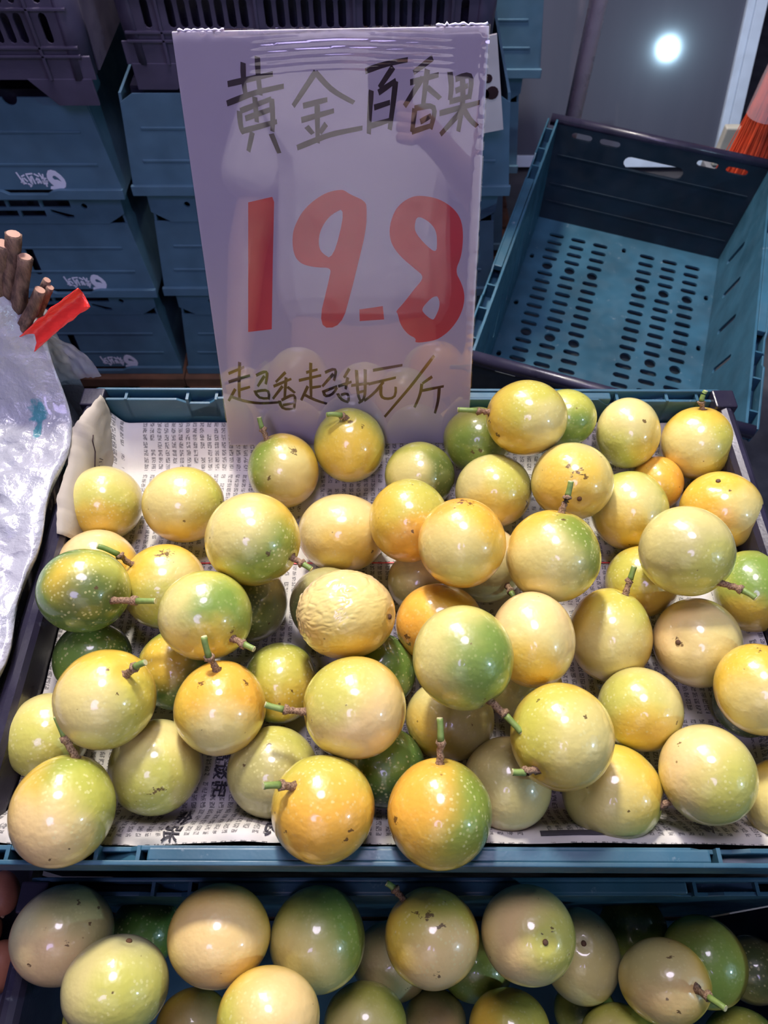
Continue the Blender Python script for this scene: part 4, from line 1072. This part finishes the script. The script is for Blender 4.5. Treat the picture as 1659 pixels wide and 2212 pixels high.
PN = empty('glass_panel', (0.62, 1.985, 0.04), (R(-25), 0, 0))
MB().box(-0.55, 0.325, 0.0, 0.012, 0.0, 1.3).build('pane', panel_mat(), PN)
FRM = plastic('pale_frame', (0.62, 0.76, 0.90), 0.35, 0.08)
MB().box(0.322, 0.342, -0.012, 0.016, 0.0, 1.3).build('frame_rail', FRM, PN, bevel=0.001)
MB().box(0.343, 0.372, -0.016, 0.016, 0.0, 1.3).build('frame_rail', FRM, PN, bevel=0.001)
MB().box(-0.55, 0.372, -0.01, 0.016, -0.03, 0.0).build('bottom_rail', FRM, PN, bevel=0.001)
MB().box(-0.56, -0.55, -0.01, 0.016, -0.03, 1.3).build('frame_rail', FRM, PN, bevel=0.001)
tag(PN, 'leaning grey glass panel in a pale frame, lamp mirrored in it', 'panel')
PL = empty('metal_pole', (0.365, 1.40, 0))
PM = plastic('violet_painted_steel', (0.62, 0.50, 0.55), 0.3, 0.15)
MB().tube([(0, 0, 0), (0, 0, 2.2)], [0.0155, 0.0155], 20).build('shaft', PM, PL, True)
MB().tube([(0, 0, 0), (0, 0, 0.01)], [0.06, 0.06], 20).build('foot_plate', PM, PL)
tag(PL, 'violet grey metal pole in front of the glass panel', 'pole')
SPK = empty('white_bracket', (0.79, 1.62, 0))
WB_ = plastic('cream_plastic', (0.55, 0.54, 0.46), 0.5, 0.15)
MB().box(-0.018, 0.018, -0.01, 0.01, 0.24, 0.33).build('clip', WB_, SPK, bevel=0.003)
MB().box(-0.028, 0.028, -0.03, 0.03, 0.0, 0.235).build('block', plastic('grey_block', (0.25, 0.26, 0.28), 0.6, 0.2), SPK, bevel=0.003)
tag(SPK, 'cream plastic clip on a grey block at the foot of the pale frame', 'bracket')
BR = empty('bristle_brush', (0.715, 1.36, 0.0))
tag(BR, 'orange red bristle brush with clear wrap at the right edge', 'brush')
rnd = random.Random(5)
mb = MB()
for k in range(420):
    a = rnd.uniform(0, 2 * math.pi); q = math.sqrt(rnd.random())
    bx_, by_ = 0.030 * q * math.cos(a), 0.030 * q * math.sin(a)
    sp = 1.0 + rnd.uniform(0.2, 0.7)
    x1, y1 = bx_ * sp + rnd.uniform(-.006, .006), by_ * sp + rnd.uniform(-.006, .006)
    mb.tube([(bx_ * 0.55 - 0.005, by_ * 0.55, 0.72), (bx_, by_, 0.52), (x1, y1, 0.33)], [0.0011, 0.0011, 0.0007], 4, cap=False)
bo = mb.build('bristles', plastic('orange_bristle', (0.75, 0.10, 0.035), 0.55, 0.35), BR)
bo['kind'] = 'stuff'
MB().tube([(-0.004, 0, 0.60), (-0.004, 0, 0.70), (0, 0, 0.80)], [0.018, 0.010, 0.008], 16).build('handle', plastic('pink_handle', (0.85, 0.50, 0.50), 0.3), BR, True)
WR_ = NT('brush_wrap')
WR_.set(Base_Color=(0.85, 0.62, 0.66), Roughness=0.25, Alpha=0.35)
MB().tube([(-0.002, -0.004, 0.50), (-0.003, -0.003, 0.56), (-0.004, 0, 0.66)], [0.036, 0.033, 0.024], 18, cap=False).build('wrap', WR_.m, BR, True)
MB().box(-0.05, 0.05, -0.05, 0.05, 0.0, 0.33).build('pot', plastic('dark_pot', (0.03, 0.03, 0.035), 0.5), BR)

# ================================================================ wrapped bundle at the left
def bag_mat():
    t = NT('white_plastic_bag')
    o = t.obj()
    n = t.noise(o, 26, 6, 0.65)
    op = t.vmath('ADD', o, (-0.42, 0.33, 0.583))
    ge = t.vmath('LENGTH', t.vmath('MULTIPLY', t.vmath('SUBTRACT', op, (-0.299, 0.412, 0.768)), (1, 1, 0)))
    f = t.ramp(t.math('MULTIPLY_ADD', t.math('SUBTRACT', t.noise(o, 160, 3), 0.5), 0.012, ge), 0.005, 0.009, 1, 0)
    ge2 = t.vmath('LENGTH', t.vmath('MULTIPLY', t.vmath('SUBTRACT', op, (-0.297, 0.396, 0.757)), (3.2, 1.0, 0)))
    f2 = t.ramp(t.math('MULTIPLY_ADD', t.math('SUBTRACT', t.noise(o, 160, 3), 0.5), 0.010, ge2), 0.009, 0.013, 1, 0)
    col = t.mix(n, (0.31, 0.33, 0.37), (0.46, 0.46, 0.53))
    col = t.mix(t.math('MULTIPLY', t.math('MAXIMUM', f, f2), 0.85), col, (0.03, 0.26, 0.30))
    t.set(Base_Color=col, Roughness=0.22, Specular_IOR_Level=0.6, Coat_Weight=0.8, Coat_Roughness=0.06)
    vo = t.n('ShaderNodeTexVoronoi'); t.put(vo.inputs['Vector'], t.vmath('ADD', o, t.scale(t.noise(o, 30, 3, 0.6, 'Color'), 0.03))); vo.inputs['Scale'].default_value = 45
    t.bump(t.math('ADD', n, t.math('MULTIPLY', vo.outputs['Distance'], 0.7)), 0.8, 0.006)
    return t.m


BG = empty('wrapped_bundle', (-0.42, 0.33, 0.583))
tag(BG, 'white plastic wrapped bundle with green print, left of the crate', 'bag')


def bag_surface(u, v):
    y = 0.10 + 0.375 * v
    def top(q):
        x = -0.62 + (0.62 - 0.2705) * q
        z = 0.750 + 0.012 * math.sin(q * 3.0)
        b = smooth(0.405, 0.466, y)
        z += 0.088 * b * (1 - 0.25 * smooth(0.90, 1.0, q))
        x -= 0.016 * b * q
        z += (0.012 * noise.noise((x * 18, y * 14, 0)) + 0.012 * (abs(noise.noise((x * 30 + y * 22, y * 16 - x * 10, 5))) - 0.2) + 0.005 * (abs(noise.noise((x * 70, y * 55, 9))) - 0.2)) * smooth(1.02, 0.92, q)
        z += 0.004 * noise.noise((y * 22, 1, 1))
        return x, z
    if u <= 0.75:
        x, z = top(u / 0.75)
    else:
        q = (u - 0.75) / 0.25
        x, z = top(1.0)
        h = z - 0.588
        z = z - h * q
        x = x - 0.022 * smooth(0.02, 0.16, (1 - q) * 0 + q) + 0.0025 * math.sin(y * 70 + q * 9)
    return Vector((x + 0.42, y - 0.33, z - 0.583))


skin = MB().grid(170, 150, bag_surface)
bagskin = skin.build('wrapping', bag_mat(), BG, True)
bb = MB()
bb.box(-0.19, 0.115, -0.225, 0.13, 0.0, 0.145)
bb.build('foam_block', plastic('foam', (0.7, 0.7, 0.72), 0.8, 0.05), BG)
# back and front of the wrapping
for vv in (0.0, 1.0):
    def cap_pt(u, w_, vv=vv):
        p = bag_surface(u * 0.75, vv)
        return Vector((p.x, p.y, p.z * w_ + 0.004))
    MB().grid(60, 6, cap_pt).build('wrapping_end', bagskin.data.materials[0], BG, True)
# loose clear flap
FT_ = NT('clear_flap')
FT_.set(Base_Color=(0.55, 0.57, 0.72), Roughness=0.2, Alpha=0.45, Specular_IOR_Level=0.8)
FT_.bump(FT_.noise(FT_.obj(), 90, 4), 0.6, 0.003)
FLP = FT_.m


def flp(u, v):
    p = Vector((-0.297, 0.468, 0.800)).lerp(Vector((-0.262, 0.470, 0.741)), v)
    q = Vector((-0.296, 0.466, 0.800)).lerp(Vector((-0.300, 0.462, 0.742)), v)
    r_ = q.lerp(p, u)
    bul = math.sin(v * math.pi) * 0.010 * u
    r_ += Vector((bul, 0.003 * noise.noise((u * 9, v * 9, 1)), 0.4 * bul))
    return r_ - Vector((-0.42, 0.33, 0.583))


MB().grid(16, 24, flp).build('loose_film', FLP, BG, True)

# twigs in the bundle
def bark():
    t = NT('twig_bark')
    o = t.obj()
    n = t.noise(t.vmath('MULTIPLY', o, (1, 1, 0.3)), 220, 5, 0.7)
    t.set(Base_Color=t.mix(t.ramp(n, 0.3, 0.7), (0.055, 0.030, 0.022), (0.21, 0.125, 0.085)), Roughness=0.75)
    t.bump(n, 0.8, 0.002)
    return t.m


BK = bark()
WOODEND = plastic('twig_cut', (0.36, 0.20, 0.14), 0.7, 0.2)
TW = [((-0.345, 0.455, 0.770), (-0.296, 0.480, 0.878), 0.0075, 'thick twig at the picture edge, left of the forked one'),
      ((-0.338, 0.460, 0.770), (-0.2845, 0.482, 0.885), 0.0068, 'tallest brown twig standing out of the bundle'),
      ((-0.332, 0.452, 0.765), (-0.2800, 0.474, 0.870), 0.0062, 'knotted brown twig right of the tallest one'),
      ((-0.334, 0.446, 0.765), (-0.2745, 0.462, 0.848), 0.0052, 'straight brown twig above the red tape'),
      ((-0.330, 0.458, 0.770), (-0.2735, 0.476, 0.846), 0.0036, 'thin brown twig behind the straight one'),
      ((-0.328, 0.456, 0.768), (-0.2715, 0.472, 0.842), 0.0036, 'shortest thin twig just above the red tape')]
for a, b, r, lab in TW:
    a, b = Vector(a), Vector(b)
    n = 14
    pts = [a.lerp(b, k / n) - Vector(a) + Vector((noise.noise((k * 0.6, r * 900, 1)), noise.noise((k * 0.6, r * 900, 5)), 0)) * 0.0015 * min(1, k / 4) for k in range(n + 1)]
    o = MB().tube(pts, lambda i, j: r * (1.12 - 0.016 * i) * (1 + 0.10 * math.sin(j * 2.2 + i * 0.9) + 0.14 * noise.noise((i * 0.55, j * 1.3, r * 500)) + 0.25 * smooth(2.0, 0.3, abs(i - 9)) * (1 if j in (2, 3) else 0)), 12).build('twig', BK, None, True)
    o.location = a
    tag(o, lab, 'twig', 'brown twigs in the wrapped bundle')
    d = (pts[-1] - pts[-2]).normalized()
    MB().tube([pts[-1] - d * 0.0004, pts[-1] + d * 0.0005], [r * 0.80, r * 0.74], 12).build('cut_end', WOODEND, o)

# red plastic tape
def tape(u, v):
    A = [Vector((-0.345, 0.440, 0.772)), Vector((-0.318, 0.446, 0.792)), Vector((-0.292, 0.452, 0.810)), Vector((-0.266, 0.459, 0.828)), Vector((-0.2420, 0.464, 0.842))]
    k = min(int(u * 4), 3); f = u * 4 - k
    p = A[k].lerp(A[k + 1], f)
    w_ = 0.0112 * (0.60 + 0.40 * smooth(0, 0.4, u))
    a = (v - 0.5) * 2
    up = Vector((-0.45, 0.25, 0.86))
    fold = 0.006 * abs(a) ** 1.5
    p = p + up * a * w_ * 0.72 + Vector((0.2, -0.95, 0.1)) * fold + Vector((0, 0, 0.002 * noise.noise((u * 14, v * 5, 3))))
    if v > 0.5: p += Vector((0.6, 0.2, 0.4)) * 0.006 * smooth(0.8, 1, u) * (v - 0.5)
    return p + Vector((0.345, -0.44, -0.772))


def tape_mat():
    t = NT('red_tape')
    o = t.obj()
    t.set(Base_Color=(0.85, 0.045, 0.035), Roughness=0.25, Specular_IOR_Level=0.6, Transmission_Weight=0.0, Subsurface_Weight=0.0)
    t.bump(t.noise(t.vmath('MULTIPLY', o, (0.4, 1, 1)), 260, 3), 0.5, 0.002)
    return t.m


tp = MB().grid(40, 10, tape).build('plastic_tape', tape_mat(), None, True, solid=0.0006)
tp.location = (-0.345, 0.44, 0.772)
tag(tp, 'bright red plastic tape end sticking out of the twig bundle', 'tape')
stand('display_stand', 'brown wooden stand under the wrapped bundle', -0.66, -0.285, 0.10, 0.50, 0.583)

# small reddish brown fruit left of the bottom crate
def brown_mat():
    t = NT('brown_skin')
    o = t.obj()
    t.set(Base_Color=t.mix(t.noise(o, 80, 4), (0.22, 0.075, 0.045), (0.42, 0.17, 0.10)), Roughness=0.5)
    t.bump(t.noise(o, 600, 2), 0.3, 0.0005)
    return t.m


BM_ = brown_mat()
for k, (x, y, z, r, rz, lab) in enumerate([(-0.293, 0.055, 0.612, 0.0125, 0.3, 'small reddish brown fruit highest at the lower left edge'),
                                           (-0.305, 0.030, 0.605, 0.0145, 0.1, 'reddish brown fruit second from top at the lower left edge'),
                                           (-0.2905, 0.006, 0.598, 0.0155, -0.4, 'largest reddish brown fruit tucked against the bottom crate'),
                                           (-0.302, -0.022, 0.596, 0.0145, 0.5, 'reddish brown fruit lowest at the left edge')]):
    bm = bmesh.new()
    bmesh.ops.create_icosphere(bm, subdivisions=4, radius=1)
    for v in bm.verts:
        n = v.co.normalized()
        v.co = Vector((n.x * r, n.y * r * 1.28, n.z * r)) * (1 + 0.03 * noise.noise(n * 1.5 + Vector((k * 4, 0, 0))))
    me = bpy.data.meshes.new('brown_fruit'); bm.to_mesh(me); bm.free()
    o = link('brown_fruit', me, BM_, None, True)
    o.location = (x, y, z); o.rotation_euler = (0, 0, rz)
    MB().tube([(0, -r * 1.26, 0), (0, -r * 1.36, 0.0005)], [0.0016, 0.0010], 8).build('tip', STEMBROWN, o)
    tag(o, lab, 'fruit', 'small brown fruit at the lower left')
TR = empty('fruit_tray', (-0.34, 0.0, 0.583))
MB().box(-0.10, 0.058, -0.10, 0.10, -0.01, 0.0).build('tray_floor', DARK, TR)
MB().box(0.056, 0.059, -0.10, 0.10, 0.0, 0.012).build('tray_wall', DARK, TR)
tag(TR, 'dark tray holding the small brown fruit at lower left', 'tray')
stand('display_stand', 'narrow brown stand under the dark fruit tray', -0.44, -0.305, -0.10, 0.09, 0.572)

# ================================================================ lamps
def pendant(name, label, loc, target, size, power, color, bulb):
    t = empty(name, loc)
    d = (Vector(target) - Vector(loc)).normalized()
    q = d.to_track_quat('-Z', 'Y')
    t.rotation_euler = q.to_euler()
    sh = plastic('lamp_shade_enamel', (0.5, 0.5, 0.52), 0.4)
    r = size / 2
    MB().tube([(0, 0, 0.02), (0, 0, 0.10), (0, 0, 0.14)], [r * 1.25, r * 0.5, r * 0.3], 28, cap=False).build('shade', sh, t, True, solid=0.002)
    em = NT('lamp_glow')
    em.set(Base_Color=(0, 0, 0), Emission_Color=color, Emission_Strength=bulb)
    MB().tube([(0, 0, 0.05 + 0.001), (0, 0, 0.035), (0, 0, 0.018), (0, 0, 0.006)], [r * 0.55, r * 0.62, r * 0.5, r * 0.2], 20).build('bulb', em.m, t, True)
    ld = bpy.data.lights.new(name + '_light', 'AREA')
    ld.shape = 'DISK'; ld.size = size; ld.energy = power; ld.color = color
    lo = bpy.data.objects.new(name + '_light', ld)
    COL.objects.link(lo); lo.parent = t; lo.location = (0, 0, 0.0)
    tag(t, label, 'lamp')


pendant('pendant_lamp', 'warm white stall lamp hung beyond the crates', *KEY, 12)
pendant('pendant_lamp', 'cool white market lamp mirrored in the grey glass panel', *COOL, 60)

# ================================================================ person mirrored in the sign
def skinned(name, verts, edges, radii, mat, parent=None, sub=2):
    me = bpy.data.meshes.new(name)
    me.from_pydata(verts, edges, [])
    o = link(name, me, mat, parent)
    m = o.modifiers.new('skin', 'SKIN')
    sv = me.skin_vertices[0].data if me.skin_vertices else None
    if sv is None:
        bpy.context.view_layer.objects.active = o
        bm = bmesh.new(); bm.from_mesh(me); bm.verts.layers.skin.verify(); bm.to_mesh(me); bm.free()
        sv = me.skin_vertices[0].data
    for i, r in enumerate(radii):
        sv[i].radius = r if hasattr(r, '__len__') else (r, r)
        sv[i].use_root = (i == 0)
    s = o.modifiers.new('smooth', 'SUBSURF'); s.levels = sub; s.render_levels = sub
    return o


PXX, PYY = -0.06, -0.51
SKIN = plastic('skin', (0.55, 0.32, 0.23), 0.5, 0.08)
V_ = [(0, 0, 0.92), (0, 0.0, 1.10), (0, 0.0, 1.32), (0, 0.0, 1.42), (0, 0.02, 1.50), (0, 0.06, 1.60), (0, 0.07, 1.68)]
E_ = [(0, 1), (1, 2), (2, 3), (3, 4), (4, 5), (5, 6)]
R_ = [(0.14, 0.10), (0.13, 0.095), (0.15, 0.10), (0.06, 0.06), (0.055, 0.06), (0.075, 0.09), (0.06, 0.075)]
for s in (-1, 1):
    k = len(V_)
    if s < 0:      # hanging arm
        V_ += [(-0.18, 0, 1.36), (-0.255, -0.01, 1.10), (-0.262, 0.05, 0.87), (-0.262, 0.06, 0.80)]
        fing = [[(-0.262 + 0.014 * (q - 1.5), 0.068 + 0.010 * q, 0.745), (-0.260 + 0.012 * (q - 1.5), 0.080 + 0.010 * q, 0.700 + 0.006 * abs(q - 1))] for q in range(4)]
        thumb = [(-0.232, 0.095, 0.780), (-0.226, 0.108, 0.750)]
    else:          # arm raised to the phone
        V_ += [(0.18, 0, 1.36), (0.262, 0.10, 1.14), (0.175, 0.36, 1.135), (0.125, 0.43, 1.165)]
        fing = [[(0.095, 0.452, 1.170 + 0.016 * (q - 1.5)), (0.068, 0.456, 1.172 + 0.015 * (q - 1.5))] for q in range(4)]
        thumb = [(0.108, 0.430, 1.195), (0.088, 0.432, 1.203)]
    E_ += [(2, k), (k, k + 1), (k + 1, k + 2), (k + 2, k + 3)]
    R_ += [(0.06, 0.06), (0.045, 0.045), (0.032, 0.028), (0.034, 0.018)]
    h = k + 3
    for q in fing + [thumb]:
        j = len(V_)
        V_ += q
        E_ += [(h, j), (j, j + 1)]
        R_ += [0.0095, 0.0085]
    k = len(V_)
    V_ += [(s * 0.09, 0, 0.80), (s * 0.10, 0.01, 0.46), (s * 0.10, -0.01, 0.08), (s * 0.11, 0.10, 0.035)]
    E_ += [(0, k), (k, k + 1), (k + 1, k + 2), (k + 2, k + 3)]
    R_ += [0.085, 0.058, 0.04, 0.035]
person = skinned('person', V_, E_, R_, SKIN)
person.location = (PXX, PYY, 0)
tag(person, 'person in a white t-shirt holding up a phone, mirrored in the price sign', 'person')
SHIRT = NT('white_cotton')
SHIRT.set(Base_Color=(0.80, 0.78, 0.80), Roughness=0.85)
SHIRT.bump(SHIRT.noise(SHIRT.obj(), 14, 4), 0.6, 0.02)
V2 = [(0, 0, 0.88), (0, 0, 1.05), (0, 0, 1.22), (0, 0, 1.36), (0, 0, 1.43)]
E2 = [(0, 1), (1, 2), (2, 3), (3, 4)]
R2 = [(0.215, 0.145), (0.205, 0.135), (0.205, 0.13), (0.17, 0.11), (0.075, 0.07)]
for s in (-1, 1):
    k = len(V2)
    V2 += [(s * 0.20, 0, 1.36), (s * 0.250, 0.01 if s < 0 else 0.05, 1.18)]
    E2 += [(3, k), (k, k + 1)]
    R2 += [0.085, 0.078]
skinned('t_shirt', V2, E2, R2, SHIRT.m, person)
V3 = [(0, 0, 0.93)]; E3 = []; R3 = [(0.17, 0.125)]
for s in (-1, 1):
    k = len(V3)
    V3 += [(s * 0.095, 0, 0.78), (s * 0.105, 0.01, 0.46), (s * 0.105, -0.01, 0.10)]
    E3 += [(0, k), (k, k + 1), (k + 1, k + 2)]
    R3 += [0.10, 0.075, 0.06]
skinned('trousers', V3, E3, R3, plastic('dark_cloth', (0.03, 0.03, 0.04), 0.9), person)
hair = bmesh.new()
bmesh.ops.create_icosphere(hair, subdivisions=3, radius=1)
for v in hair.verts:
    n = v.co.normalized()
    v.co = (n.x * 0.088, 0.045 + n.y * 0.105 - 0.012, 1.675 + n.z * 0.085 - (0.05 if n.y > 0.5 and n.z < 0.2 else 0) * 0)
hm = bpy.data.meshes.new('hair'); hair.to_mesh(hm); hair.free()
link('hair', hm, plastic('dark_hair', (0.02, 0.015, 0.012), 0.6), person, True)
FACE = plastic('face_feature', (0.10, 0.04, 0.035), 0.4)
for s in (-1, 1):
    MB().tube([(s * 0.032, 0.146, 1.625), (s * 0.032, 0.152, 1.625)], [0.010, 0.006], 10).build('eye', FACE, person, True)
MB().tube([(0, 0.148, 1.630), (0, 0.162, 1.598), (0, 0.150, 1.592)], [0.007, 0.012, 0.010], 10).build('nose', SKIN, person, True)
MB().tube([(-0.022, 0.140, 1.565), (0, 0.147, 1.562), (0.022, 0.140, 1.565)], [0.004, 0.006, 0.004], 8).build('mouth', FACE, person, True)
ph = empty('phone', (0, -0.016, 1.222), (R(32.7), 0, 0))
MB().box(-0.037, 0.037, -0.085, 0.05, 0.012, 0.020).build('case', plastic('phone_case', (0.02, 0.02, 0.025), 0.3), ph, bevel=0.003)
MB().box(-0.034, 0.034, -0.082, 0.047, 0.0201, 0.0206).build('screen', plastic('phone_screen', (0.05, 0.05, 0.07), 0.1), ph)
tag(ph, 'dark phone held by the person mirrored in the sign', 'phone')
